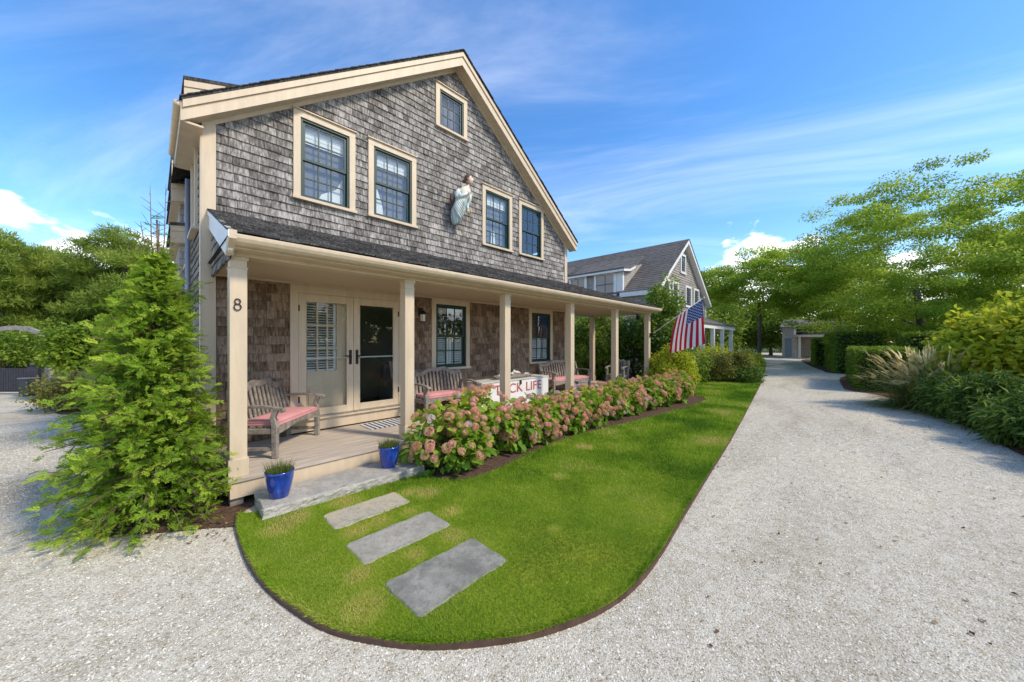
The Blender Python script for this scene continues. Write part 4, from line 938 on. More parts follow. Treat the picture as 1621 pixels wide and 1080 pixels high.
# ------------------------------------------------------------------ flag on the last column
FX = 11.97
A_, B_ = Vector((FX, 4.90, 2.05)), Vector((FX - .02, 3.22, 3.19))
t = thing('flag_pole', 'slim white flag pole slanting out from the end porch column', 'flag pole', tuple(A_))
mb = MB(); mb.tube([A_, B_], [.014, .011], 10); mb.build('pole', M['white'], t, smooth=True)
mb = MB(); mb.lathe([(0, -.03), (.022, -.015), (.024, 0), (.016, .02), (0, .03)], tuple(B_ + (B_ - A_).normalized() * .02), 12); mb.build('finial', plain('gilt', (.75, .6, .3), .3, .8), t, smooth=True)
mb = MB(); mb.box(FX - .03, FX + .03, 4.885, 4.91, 1.98, 2.12); mb.tube([A_ - (B_ - A_).normalized() * .0, A_ + (B_ - A_).normalized() * .13], .022, 10); mb.build('bracket', M['black'], t)
fr_ = [plain('flag_red', (.47, .018, .045), .8, spec=.2), plain('flag_white', (.80, .76, .75), .8, spec=.2), plain('flag_blue', (.035, .075, .24), .8, spec=.2)]
for m_ in fr_:
    nt = m_.node_tree; b = nt.nodes['Principled BSDF']; tr = N_(nt, 'ShaderNodeBsdfTranslucent'); tr.inputs[0].default_value = b.inputs['Base Color'].default_value; mx = N_(nt, 'ShaderNodeMixShader'); mx.inputs[0].default_value = .35
    nt.links.new(b.outputs[0], mx.inputs[1]); nt.links.new(tr.outputs[0], mx.inputs[2]); nt.links.new(mx.outputs[0], nt.nodes['Material Output'].inputs[0])
dh = (B_ - A_).normalized(); HO, FLY = .93, 1.42
h0 = B_ - dh * .05                                   # canton corner by the pole tip
def flag_pt(h, f):                                   # h: 0 at the tip .. 1 along the pole ; f: 0 at the pole .. 1 at the fly end
    p = h0 - dh * HO * h
    drop = FLY * f
    wv_ = math.sin(h * 7.5 + f * 1.5) * .05 * (.3 + f) + .03 * math.sin(h * 3 + f * 4)
    return p + Vector((-.05 * f + wv_, (.02 + .16 * h) * math.sin(f * 1.6) * .45 - .10 * f * (1 - h) + .16 * f * h, -drop * (.99 - .13 * h) ))
mb = MB(); NH, NF = 26, 36
for i in range(NH):
    for j in range(NF):
        st = i // 2; blue = st < 7 and j < int(NF * .4)
        mb.cm = 2 if blue else (0 if st % 2 == 0 else 1)
        mb.poly([flag_pt(i / NH, j / NF), flag_pt((i + 1) / NH, j / NF), flag_pt((i + 1) / NH, (j + 1) / NF), flag_pt(i / NH, (j + 1) / NF)])
fl = mb.build('flag', None, None, mats=fr_, smooth=True); tag(fl, 'red and white striped flag with starred blue canton hanging from the slanting pole', 'flag')
mb = MB()
for r in range(9):
    for c in range(6 if r % 2 == 0 else 5):
        hc = (r + 1) / 10 * 7 / 13; fc = ((c * 2 + 1 + (r % 2)) / 12) * .4
        for sgn in (-1, 1):
            P5 = []
            for k in range(10):
                rr = .030 if k % 2 == 0 else .013; a = math.pi * k / 5
                p = flag_pt(hc + rr * math.cos(a) / HO, fc + rr * math.sin(a) / FLY); e = .003
                n_ = (flag_pt(hc + .01, fc) - flag_pt(hc, fc)).cross(flag_pt(hc, fc + .01) - flag_pt(hc, fc)).normalized()
                P5.append(p + n_ * e * sgn)
            mb.poly(P5)
mb.build('stars', fr_[1], fl)

# ------------------------------------------------------------------ carved figurehead on the gable
FG = Vector((4.86, VW - .03, 4.47))
fg = thing('figurehead', 'painted carved figurehead of a robed woman mounted on the shingled gable', 'figurehead', tuple(FG))
m, nt, b = mat('carved_robe'); b.inputs['Roughness'].default_value = .6
g = N_(nt, 'ShaderNodeNewGeometry'); nz = noise_tex(nt, 1.0, 4, .6, stretch=(14, 14, 5))
nt.links.new(ramp(nt, nz.outputs[0], [(.3, (.17, .25, .27)), (.45, (.36, .46, .46)), (.68, (.66, .70, .64))]), b.inputs['Base Color']); bump(nt, b, nz.outputs[0], .5, .02); robe_m = m
skin_m = plain('carved_skin', (.78, .56, .43), .5, var=.12, scale=20); hair_m = plain('carved_hair', (.14, .07, .04), .6, var=.3, scale=50, bmp=.4)
mantle_m = plain('carved_mantle', (.62, .68, .64), .6, var=.3, scale=16)
blouse_m = plain('carved_blouse', (.66, .62, .50), .6, var=.15, scale=20)
def spine(s):                                        # 0 hem .. 1 neck ; leans out from the wall towards the top
    return FG + Vector((-.07 + .17 * s - .04 * math.sin(s * 3), -.10 - .20 * s, .02 + .88 * s))
mb = MB(); NR, NA = 44, 48
W_ = [(0, .05, .04), (.05, .10, .08), (.2, .145, .11), (.35, .165, .125), (.5, .15, .125), (.62, .13, .12), (.72, .15, .14), (.8, .155, .125), (.86, .15, .10), (.91, .11, .075), (.95, .058, .056), (1.0, .05, .05)]
def prof_(s):
    for (a, w1, d1), (b_, w2, d2) in zip(W_[:-1], W_[1:]):
        if a <= s <= b_: k = (s - a) / (b_ - a); return w1 + (w2 - w1) * k, d1 + (d2 - d1) * k
    return W_[-1][1:]
V = []; 
for i in range(NR + 1):
    s = i / NR; c = spine(s); w, d = prof_(s)
    for k in range(NA):
        a = 2 * math.pi * k / NA; fold = 1 + (.20 * max(0, .62 - s) / .62) * math.sin(a * 9 + s * 9) + .05 * max(0, .6 - s) * math.sin(a * 17 - s * 14)
        V.append(c + Vector((w * math.cos(a) * fold, d * math.sin(a) * fold, .03 * math.cos(a) * (1 - s))))
Fs = [(i * NA + k, i * NA + (k + 1) % NA, (i + 1) * NA + (k + 1) % NA, (i + 1) * NA + k) for i in range(NR) for k in range(NA)] + [tuple(range(NA))[::-1]]
def mi(s): return 0 if s < .56 else (1 if s < .87 else 2)
for idx, f in enumerate(Fs):
    mb.cm = mi((idx // NA) / NR) if idx < NR * NA else 0
    mb.f.append(list(f)); mb.m.append(mb.cm); mb.t.append(.5)
mb.v = [tuple(v) for v in V]
body = mb.build('body', None, fg, mats=[robe_m, blouse_m, skin_m], smooth=True)
# mantle: swags of cloth falling from her right shoulder across the skirt
for q in range(7):
    mb = MB(); s0, s1 = .84 - .075 * q, .50 - .065 * q; pts = []
    for k in range(13):
        t_ = k / 12; sq = max(.02, s0 + (s1 - s0) * t_ - .05 * math.sin(math.pi * t_)); c = spine(sq); w, d = prof_(sq); a = R(176 + 100 * t_ + 4 * q)
        pts.append(c + Vector((w * 1.06 * math.cos(a), d * 1.06 * math.sin(a), 0)))
    mb.tube(pts, [.012 + .020 * math.sin(math.pi * min(1, .12 + k / 12)) for k in range(13)], 8); mb.build('mantle_fold', mantle_m, fg, smooth=True)
# arms: right hand raised to the breast, left held low holding a bouquet
sh_l, sh_r = spine(.80) + Vector((-.15, 0, 0)), spine(.80) + Vector((.15, 0, 0))
mb = MB(); el_ = spine(.55) + Vector((-.19, -.06, 0)); hd_ = spine(.74) + Vector((.0, -.165, 0))
mb.tube([sh_l, (sh_l + el_) / 2 + Vector((-.03, 0, 0)), el_, (el_ + hd_) / 2 + Vector((0, -.02, 0)), hd_], [.052, .052, .045, .038, .026], 12); mb.build('arm', mantle_m, fg, smooth=True)
er = spine(.52) + Vector((.17, -.03, 0)); hr = spine(.34) + Vector((.15, -.15, 0))
mb = MB(); mb.tube([sh_r, (sh_r + er) / 2 + Vector((.02, 0, 0)), er, (er + hr) / 2, hr], [.06, .055, .045, .036, .026], 12); mb.build('arm', robe_m, fg, smooth=True)
def carved_hand(p, d, n_):
    mb = MB(); d = Vector(d).normalized(); n_ = Vector(n_).normalized(); s_ = d.cross(n_).normalized()
    mb.tube([p - d * .02, p + d * .015, p + d * .045], [.024, .030, .026], 10)
    for k in range(4):
        b0 = p + d * .04 + s_ * (.022 - .0145 * k); ln = (.042, .05, .047, .036)[k]
        mb.tube([b0, b0 + d * ln * .6 - n_ * .008, b0 + d * ln * .9 - n_ * .024], [.008, .0075, .006], 6)
    b0 = p + s_ * .026; mb.tube([b0, b0 + s_ * .018 + d * .018, b0 + s_ * .016 + d * .042], [.010, .009, .007], 6)
    mb.build('hand', skin_m, fg, smooth=True)
carved_hand(hd_, (.7, -.1, .5), (0, -1, 0)); carved_hand(hr, (.3, -.3, -1), (.6, -1, 0))
# head turned to her left, chin raised
HC = spine(1.0) + Vector((.035, -.02, .125)); Rz = Matrix.Rotation(R(38), 4, 'Z') @ Matrix.Rotation(R(-10), 4, 'X')
mb = MB(); NA2, NB2 = 28, 22; V = []
for j in range(NB2 + 1):
    ph = math.pi * j / NB2
    for k in range(NA2):
        a = 2 * math.pi * k / NA2; x, y, z = .074 * math.sin(ph) * math.cos(a), .088 * math.sin(ph) * math.sin(a), .112 * math.cos(ph)
        if z < 0: x *= 1 + z * 2.8; y = y * (1 + z * 1.2) - (.014 * (-z / .11))
        fy = max(0, -y) / .088
        y -= .024 * math.exp(-((x / .014) ** 2)) * math.exp(-(((z + .012) / .024) ** 2)) * fy          # nose
        y += .010 * math.exp(-(((abs(x) - .030) / .016) ** 2)) * math.exp(-(((z - .012) / .013) ** 2)) * fy   # eye sockets
        y -= .009 * math.exp(-((x / .022) ** 2)) * math.exp(-(((z + .052) / .009) ** 2)) * fy          # lips
        y -= .010 * math.exp(-((x / .022) ** 2)) * math.exp(-(((z + .088) / .016) ** 2)) * fy          # chin
        V.append(HC + (Rz @ Vector((x, y, z))))
mb.faces(V, [(j * NA2 + k, (j + 1) * NA2 + k, (j + 1) * NA2 + (k + 1) % NA2, j * NA2 + (k + 1) % NA2) for j in range(NB2) for k in range(NA2)])
head = mb.build('head', skin_m, fg, smooth=True)
def hp(x, y, z): return HC + (Rz @ Vector((x, y, z)))
for s in (-1, 1):
    mb = MB(); mb.lathe([(0, -.007), (.008, -.003), (.009, 0), (.008, .003), (0, .007)], tuple(hp(s * .030, -.077, .012)), 8); mb.build('eye', plain('carved_eye', (.06, .045, .035), .3), head, smooth=True)
    mb = MB(); mb.tube([hp(s * .046, -.066, .030), hp(s * .030, -.080, .035), hp(s * .016, -.082, .030)], .0035, 5); mb.build('eyebrow', hair_m, head)
    mb = MB(); mb.tube([hp(s * .072, .004, .018), hp(s * .084, .012, .004), hp(s * .072, .008, -.022)], [.010, .013, .007], 8); mb.build('ear', skin_m, head, smooth=True)
mb = MB(); mb.tube([hp(-.018, -.090, -.052), hp(0, -.096, -.050), hp(.018, -.090, -.052)], [.003, .006, .003], 6); mb.build('mouth', plain('carved_lip', (.45, .12, .10), .5), head, smooth=True)
mb = MB(); V = []
for j in range(15):
    ph = math.pi * .62 * j / 14
    for k in range(30):
        a = 2 * math.pi * k / 30; fr0 = max(0, -math.sin(a)); lim = ph * (1 - .55 * fr0 ** .8)
        r_ = 1.13 + .04 * math.sin(a * 11 + j); V.append(hp(.074 * r_ * math.sin(lim) * math.cos(a), .088 * r_ * math.sin(lim) * math.sin(a) + .010, .112 * 1.08 * math.cos(lim) + .006))
mb.faces(V, [(j * 30 + k, (j + 1) * 30 + k, (j + 1) * 30 + (k + 1) % 30, j * 30 + (k + 1) % 30) for j in range(14) for k in range(30)])
mb.lathe([(0, -.045), (.03, -.035), (.045, 0), (.03, .035), (0, .045)], tuple(hp(-.02, .11, -.02)), 14); mb.tube([hp(-.05, .06, -.03), hp(-.07, .06, -.09), hp(-.075, .03, -.14)], [.022, .018, .008], 8); mb.build('hair', hair_m, head, smooth=True)
mb = MB(); random.seed(4)
for k in range(16): p = hr + Vector((random.uniform(-.04, .05), random.uniform(-.07, -.01), random.uniform(-.09, -.01))); mb.lathe([(0, -.016), (.016, -.006), (.018, .004), (0, .014)], tuple(p), 7)
mb.build('bouquet', plain('carved_bouquet', (.50, .42, .16), .6, var=.4, scale=30), fg, smooth=True)
mb = MB(); mb.box(4.72, 4.98, VW - .055, VW - .021, 4.62, 5.18); mb.build('mounting_board', plain('mount_board', (.13, .085, .07), .8), fg)

# ------------------------------------------------------------------ neighbouring house
NV, NL, NR_, NM = 7.5, 18.7, 28.3, 23.5; NRT = .735; NRZ = 8.30
nh = thing('neighbour_house', 'second grey shingled house with white trim, dormers and porch, beyond the columned porch', 'house', (NM, NV, 0))
mb = MB()
def nz_(u): return NRZ - NRT * abs(u - NM)
nwin = [(20.05, 21.05, 4.10, 5.45), (21.45, 22.45, 4.10, 5.45), (23.75, 24.95, 4.10, 5.45), (25.45, 26.6, 4.10, 5.45), (22.85, 23.8, 6.15, 7.35)]
nv = 7.5
c = -.13 * math.cos(0)
z = 0.2; row = .15
e0 = NRZ - .2
mb.poly([(NL, NV, .2), (NR_, NV, .2), (NR_, NV, nz_(NR_) - .2), (NM, NV, NRZ - .2), (NL, NV, nz_(NL) - .2)]); mb.poly([(NL, 24, .2), (NL, NV, .2), (NL, NV, 4.5), (NL, 24, 4.5)]); mb.poly([(NR_, NV, .2), (NR_, 24, .2), (NR_, 24, 4.5), (NR_, NV, 4.5)])
wall_ = mb.build('wall', M['far_sh'], nh)
mb = MB(); z = .3; random.seed(2)                  # lapped courses on the gable and the near side
while z < NRZ - .5:
    lim = (NRZ - .25 - z - row) / NRT; a, b_ = max(NL, NM - lim), min(NR_, NM + lim)
    mb.faces([(a, NV - .03, z), (b_, NV - .03, z), (b_, NV - .002, z + row), (a, NV - .002, z + row), (a, NV, z), (b_, NV, z)], [(0, 1, 2, 3), (4, 5, 1, 0)])
    if z < 4.4: mb.faces([(NL - .03, 24, z), (NL - .03, NV, z), (NL - .002, NV, z + row), (NL - .002, 24, z + row), (NL, 24, z), (NL, NV, z)], [(0, 1, 2, 3), (4, 5, 1, 0)])
    z += row
mb.build('shingle_courses', M['far_sh'], wall_)
for s in (-1, 1):
    mb = MB(); ed = 5.0; U = lambda d: NM + s * d
    mb.prism([(U(0), NV - .35, NRZ), (U(ed), NV - .35, NRZ - NRT * ed), (U(ed), NV - .35, NRZ - NRT * ed - .06), (U(0), NV - .35, NRZ - .06)], (0, 17, 0)); rf = mb.build('roof', M['far_roof'], nh)
    mb = MB(); d = 0
    while d < ed - .01:                               # roof courses
        z1, z2 = NRZ - NRT * d, NRZ - NRT * (d + .2); mb.ct = .5
        mb.faces([(U(d), NV - .37, z1 + .004), (U(d + .2), NV - .37, z2 + .028), (U(d + .2), NV + 16.6, z2 + .028), (U(d), NV + 16.6, z1 + .004), (U(d + .2), NV - .37, z2), (U(d + .2), NV + 16.6, z2)], [(0, 1, 2, 3), (1, 4, 5, 2)]); d += .2
    mb.build('roof_courses', M['far_roof'], rf)
    mb = MB(); mb.prism([(U(0), NV - .34, NRZ - .062), (U(ed), NV - .34, NRZ - .062 - NRT * ed), (U(ed), NV - .34, NRZ - .30 - NRT * ed), (U(0), NV - .34, NRZ - .30)], (0, .06, 0)); mb.build('rake_board', M['white'], nh)
    mb = MB(); mb.prism([(U(0), NV - .28, NRZ - .25), (U(ed), NV - .28, NRZ - .25 - NRT * ed), (U(ed), NV - .28, NRZ - .28 - NRT * ed), (U(0), NV - .28, NRZ - .28)], (0, .27, 0)); mb.build('rake_soffit', M['white'], nh)
    mb = MB(); x = NL if s < 0 else NR_; mb.box(x - .02 if s < 0 else x - .16, x + .16 if s < 0 else x + .02, NV - .05, NV + .16, .2, 4.45); mb.build('corner_board', M['white'], nh)
mb = MB(); mb.box(18.46, 18.70, NV - .3, 9.3, 4.36, 4.60); mb.build('eave', M['white'], nh)
dglass = plain('dim_glass', (.05, .065, .08), .08, spec=.9)
def far_window(par, p0, du, dz, nrm_, m_trim, cw=.12, bars=(2, 2)):
    """p0 lower-left corner, du along the wall, height dz, outward normal"""
    p0, du, nrm_ = Vector(p0), Vector(du), Vector(nrm_); L = du.length; e = du.normalized(); up = Vector((0, 0, 1))
    mb = MB(); P = lambda a, c, o: p0 + e * a + up * c + nrm_ * o
    def bb(a0, a1, c0, c1, o0, o1): mb.obox(P((a0 + a1) / 2, (c0 + c1) / 2, (o0 + o1) / 2), e * (a1 - a0) / 2, nrm_ * (o1 - o0) / 2, up * (c1 - c0) / 2)
    bb(0, cw, 0, dz, 0, .07); bb(L - cw, L, 0, dz, 0, .07); bb(cw, L - cw, dz - cw, dz, 0, .07); bb(-.03, L + .03, -.05, cw * .6, 0, .09); w = mb.build('window', m_trim, par)
    mb = MB(); bb(cw, L - cw, cw * .6, dz - cw, .012, .022); pn = mb.build('pane', dglass, w)
    mb = MB()
    for i in range(1, bars[0]): x = cw + (L - 2 * cw) * i / bars[0]; bb(x - .015, x + .015, cw * .6, dz - cw, .0225, .04)
    for j in range(1, bars[1]): y_ = cw * .6 + (dz - cw * 1.6) * j / bars[1]; bb(cw, L - cw, y_ - .022, y_ + .022, .0225, .045)
    if mb.v: mb.build('sash', plain('grey_sash', (.10, .11, .12), .5) if 'gs' not in M else M['gs'], w)
M['gs'] = plain('grey_sash', (.09, .10, .11), .5)
for (a, b_, c, d) in nwin: far_window(nh, (a, NV - .005, c), (b_ - a, 0, 0), d - c, (0, -1, 0), M['white'], .13)
# dormers on the near slope: swept shed roofs, white faces, shingled cheeks
def dormer(v0, v1, u_face, wins):
    zt, zb = 6.0, nz_(u_face) + .02
    mb = MB(); mb.prism([(u_face, v0, zb), (u_face, v0, zt), (NM - (NRZ - 6.75) / NRT, v0, 6.7), ], (0, v1 - v0, 0)); mb.build('dormer_wall', M['far_sh'], nh)
    mb = MB(); pr0 = [(u_face - .30, zt + .02), (u_face + .5, zt + .13), (u_face + 1.2, zt + .42), (u_face + 2.3, zt + 1.15)]
    mb.prism([(a, v0 - .25, c) for a, c in pr0] + [(a, v0 - .25, c - .10) for a, c in pr0[::-1]], (0, v1 - v0 + .5, 0)); mb.build('dormer_roof', M['far_roof'], nh)
    pr1 = [(a, c - .105) for a, c in pr0[:3]]
    mb = MB(); mb.prism([(a, v0 - .24, c) for a, c in pr1] + [(a, v0 - .24, c - .13) for a, c in pr1[::-1]], (0, .05, 0)); mb.box(u_face - .30, u_face - .26, v0 - .18, v1 + .2, zt - .20, zt - .085); mb.build('dormer_trim', M['white'], nh)
    mb = MB(); mb.box(u_face - .03, u_face + .12, v0 - .03, v0 + .35, zb - .1, zt - .02); mb.build('dormer_corner', M['white'], nh)
    for (a, b_) in wins: far_window(nh, (u_face - .02, b_, 4.55), (0, a - b_, 0), 1.35, (-1, 0, 0), M['white'], .16, (2, 2))
dormer(9.2, 12.9, 18.62, ((9.55, 11.0), (11.5, 12.8)))
dormer(14.2, 17.5, 18.62, ((14.5, 15.6),))
# porch of the neighbouring house, round the gable and the near side
mb = MB(); mb.prism([(17.0, 5.7, 2.95), (29.3, 5.7, 2.95), (29.3, 5.7, 2.87), (17.0, 5.7, 2.87)], (0, 1.8, .62)); mb.prism([(16.9, 6.2, 2.95), (16.9, 20, 2.95), (16.9, 20, 2.87), (16.9, 6.2, 2.87)], (1.8, 0, .62)); mb.build('porch_roof', M['far_roof'], nh)
mb = MB(); mb.box(17.1, 29.2, 5.78, 5.98, 2.62, 2.865); mb.box(17.0, 17.2, 5.981, 20, 2.62, 2.865); mb.box(29.0, 29.2, 5.981, 7.4, 2.62, 2.865); mb.build('porch_beam', M['white'], nh)
for x, y in ((19.5, 5.88), (21.6, 5.88), (23.7, 5.88), (25.9, 5.88), (28.3, 5.88), (17.1, 8.2), (17.1, 10.6), (17.1, 13)):
    mb = MB(); mb.box(x - .1, x + .1, y - .1, y + .1, .25, 2.619); mb.build('post', M['white'], nh)
mb = MB(); mb.box(17.0, 29.3, 5.7, 7.4, .1, .28); mb.box(17.0, 18.6, 7.401, 20, .1, .28); mb.build('porch_deck', M['deck'], nh)
far_window(nh, (19.8, NV - .03, .9), (1.0, 0, 0), 1.6, (0, -1, 0), M['white']); far_window(nh, (25.3, NV - .03, .9), (1.0, 0, 0), 1.6, (0, -1, 0), M['white'])
for b_ in (9.5, 13.5): far_window(nh, (NL - .03, b_ + 1.1, .9), (0, -1.1, 0), 1.6, (-1, 0, 0), M['white'])

# far house at the end of the drive
fh = thing('far_house', 'grey shingled house with open white porch at the far end of the drive', 'house', (50, 3, 0))
X0 = 48.8
mb = MB(); mb.box(X0, X0 + 6, 4.05, 5.2, 0, 3.45); mb.box(X0 + 1.6, X0 + 6, .6, 4.049, 2.6, 3.45); mb.box(X0 + 3.2, X0 + 6, .6, 4.049, 0, 2.599); mb.build('wall', M['far_sh'], fh)
mb = MB(); mb.box(X0 + .6, X0 + 3.2, .6, 4.045, 2.35, 2.597); mb.box(X0 - .03, X0 + .15, 4.0, 4.18, 2.6, 3.45); mb.build('beam', M['white'], fh)
for y in (3.75, .8): mb = MB(); mb.box(X0 + .65, X0 + .85, y - .1, y + .1, 0, 2.349); mb.build('post', M['white'], fh)
mb = MB(); mb.prism([(X0 - .2, 5.4, 3.45), (X0 + 7, 5.4, 3.45), (X0 + 3.3, 5.4, 4.4)], (0, -5.2, 0)); mb.build('roof', M['far_roof'], fh)
mb = MB(); mb.box(X0 - .03, X0 + .0, 4.35, 4.95, .15, 2.2); mb.build('door', plain('blue_grey_door', (.13, .17, .22), .5), fh)
for y in (2.6, 1.2): far_window(fh, (X0 + 1.595, y + .9, 2.72), (0, -.9, 0), .65, (-1, 0, 0), M['white'])
mb = MB(); mb.box(X0 + .3, X0 + 1.59, .6, 4.04, 2.85, 2.95); mb.build('balcony', M['far_sh'], fh)
# ------------------------------------------------------------------ vegetation
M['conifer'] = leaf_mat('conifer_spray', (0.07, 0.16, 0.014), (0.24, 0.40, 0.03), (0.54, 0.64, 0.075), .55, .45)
M['locust'] = leaf_mat('locust_leaf', (0.12, 0.215, 0.022), (0.30, 0.435, 0.045), (0.55, 0.61, 0.095), .5, .55)
M['oak'] = leaf_mat('broad_leaf', (0.09, 0.165, 0.02), (0.20, 0.30, 0.035), (0.36, 0.43, 0.065), .5, .4)
M['pine'] = leaf_mat('pine_needle', (0.12, 0.19, 0.03), (0.26, 0.35, 0.055), (0.46, 0.50, 0.10), .55, .45)
M['lime'] = leaf_mat('lime_leaf', (0.17, 0.26, 0.015), (0.40, 0.47, 0.03), (0.66, 0.62, 0.06), .5, .45)
M['hedge'] = leaf_mat('hedge_leaf', (0.075, 0.15, 0.014), (0.17, 0.27, 0.026), (0.34, 0.42, 0.05), .45, .35)
M['hydra'] = leaf_mat('hydrangea_leaf', (0.08, 0.19, 0.02), (0.25, 0.40, 0.035), (0.60, 0.58, 0.075), .45, .4)
M['darkshrub'] = leaf_mat('dark_shrub_leaf', (0.05, 0.11, 0.02), (0.12, 0.21, 0.035), (0.25, 0.34, 0.06), .45, .35)
M['russet'] = leaf_mat('russet_leaf', (0.09, 0.135, 0.018), (0.19, 0.20, 0.035), (0.38, 0.26, 0.09), .5, .3)
M['maple'] = leaf_mat('maple_leaf', (0.09, 0.17, 0.015), (0.20, 0.31, 0.03), (0.36, 0.42, 0.05), .5, .4)
M['straw'] = leaf_mat('straw_plume', (0.44, 0.37, 0.16), (0.70, 0.61, 0.30), (0.86, 0.78, 0.46), .7, .5)
M['blade'] = leaf_mat('ornamental_blade', (0.07, 0.14, 0.025), (0.19, 0.26, 0.055), (0.46, 0.40, 0.15), .5, .3)

def skeleton(rng, trunk, r0, targets, sag=.06):
    """trunk: list of points; joins every target to the nearest earlier node with a bent, tapering limb"""
    nodes = [(np.array(p, float), r0 * (1 - .5 * i / max(1, len(trunk) - 1))) for i, p in enumerate(trunk)]
    mb = MB(); mb.tube(trunk, [r0 * (1.25 if i == 0 else 1 - .5 * i / max(1, len(trunk) - 1)) for i in range(len(trunk))], 9)
    top = np.array(trunk[-1], float)
    lo = max(0, len(trunk) // 2 - 1)
    for c in sorted(targets, key=lambda c: np.linalg.norm(np.array(c) - top)):
        c = np.array(c, float)
        A = np.array([n[0] for n in nodes[lo:]]); dd = np.linalg.norm(A - c, axis=1) + 1.2 * np.maximum(0, A[:, 2] - c[2] - .1)
        i = int(np.argmin(dd)) + lo; p, r = nodes[i]; L = np.linalg.norm(c - p)
        r1 = min(r * .78, .016 + .034 * L)
        pts = []
        for k in range(4):
            s = k / 3; q = p + (c - p) * s; q = q + (rng.normal(0, .05, 3) * L * (k in (1, 2))); q[2] += sag * L * math.sin(math.pi * s); pts.append(q)
        rad = [r1, r1 * .8, r1 * .6, max(.006, r1 * .35)]
        mb.tube(pts, rad, 5, cap=False)
        for k in (1, 2, 3): nodes.append((pts[k], rad[k]))
    return mb
def clump_leaves(rng, C, rad, per, size, T=LEAF, TF=LEAF_F, up=.6, outw=.7, droop=.15, tbase=None, tvar=.16, flat=0.0, wid=1.0):
    C = np.asarray(C, float); K = len(C); rad = np.asarray(rad, float)
    if rad.ndim == 1: rad = np.repeat(rad[None], K, 0)
    n = K * per; ci = np.repeat(np.arange(K), per)
    d = rdir(rng, n); rr = rng.random(n) ** .45
    off = d * rr[:, None] * rad[ci]; P = C[ci] + off
    D = nrm(d * outw + rng.normal(0, .6, (n, 3)) + np.array([0, 0, -droop])); D[:, 2] *= (1 - flat); D = nrm(D)
    N = nrm(rng.normal(0, .55, (n, 3)) + np.array([0, 0, up]) + d * .35)
    s = size * rng.uniform(.65, 1.25, n)
    V, Fa = scatter(T, TF, P, D, N, np.column_stack([s * wid, s, s]))
    tb = rng.normal(.45, .12, K) if tbase is None else tbase
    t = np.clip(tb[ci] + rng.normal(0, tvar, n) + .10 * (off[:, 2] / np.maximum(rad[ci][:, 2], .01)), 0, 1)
    return V, Fa, np.repeat(t, len(TF))
def ell_points(rng, n, c, r, shell=.35, zmin=-1.0):
    out = []
    while len(out) < n:
        d = rng.normal(size=3); d /= np.linalg.norm(d)
        if d[2] < zmin: continue
        k = (shell + (1 - shell) * rng.random()) ** .6
        out.append(np.array(c) + d * k * np.array(r) * rng.uniform(.86, 1.03))
    return out
def tree(name, label, base, H, crown_c, crown_r, K, per, leaf, clump, m, seed, r0=.14, group=None, flat=0.0, cat='tree', zmin=-.6, shell=.35, droop=.15, trunk_top=None, T=LEAF, TF=LEAF_F, wid=1.0, up=.6, sag=.06, extra=None, lean=(0, 0)):
    g = np.random.default_rng(seed); base = Vector(base); t = thing(name, label, cat, tuple(base), 0, group)
    cc = np.array(base) + np.array(crown_c); C = ell_points(g, K, cc, crown_r, shell, zmin)
    if extra: C += [np.array(e) for e in extra]
    tt = trunk_top or (crown_c[2] + .15 * crown_r[2])
    tr = [np.array(base) + np.array((crown_c[0] * s + lean[0] * s, crown_c[1] * s + lean[1] * s, -.05 + tt * s)) + (g.normal(0, .02, 3) * tt * (s > 0)) * np.array((1, 1, 0)) for s in np.linspace(0, 1, 7)]
    skeleton(g, tr, r0, C, sag).build('trunk', M['bark'], t, smooth=True)
    sc_ = g.uniform(.7, 1.25, len(C)); rad = np.array(clump)[None] * sc_[:, None]
    V, Fa, tn = clump_leaves(g, C, rad, per, leaf, T, TF, up=up, droop=droop, flat=flat, wid=wid)
    kind(np_mesh('crown', V, Fa, tn, m, t), 'stuff'); return t
def shrub(name, label, base, r, h, n, leaf, m, seed, group=None, T=LEAF, TF=LEAF_F, cat='shrub', K=40, clump=.3, box=False, up=.5, stems=7, droop=.1, wid=1.0, tb=None):
    g = np.random.default_rng(seed); base = Vector(base); t = thing(name, label, cat, tuple(base), 0, group)
    if not hasattr(r, '__len__'): r = (r, r)
    c = np.array(base) + np.array((0, 0, h * .50)); C = ell_points(g, K, c, (r[0] * .82, r[1] * .82, h * .47), .45, -.85)
    for cq in C: cq[2] = max(cq[2], base.z + clump * .45)
    mb = MB()
    for cq in C[:stems * 3]:
        b0 = np.array(base) + np.array((g.normal(0, r[0] * .12), g.normal(0, r[1] * .12), -.02)); md = b0 * .45 + np.array(cq) * .55 + np.array((0, 0, -.06 * h)); mb.tube([b0, md, cq], [.014, .010, .005], 5, cap=False)
    mb.build('stem', M['twig'], t, smooth=True)
    V, Fa, tn = clump_leaves(g, C, np.full((len(C), 3), clump) * g.uniform(.75, 1.2, (len(C), 1)), max(4, n // K), leaf, T, TF, up=up, droop=droop, wid=wid, tbase=tb)
    V[:, 2] = np.maximum(V[:, 2], base.z + .01)
    kind(np_mesh('foliage', V, Fa, tn, m, t), 'stuff'); return t

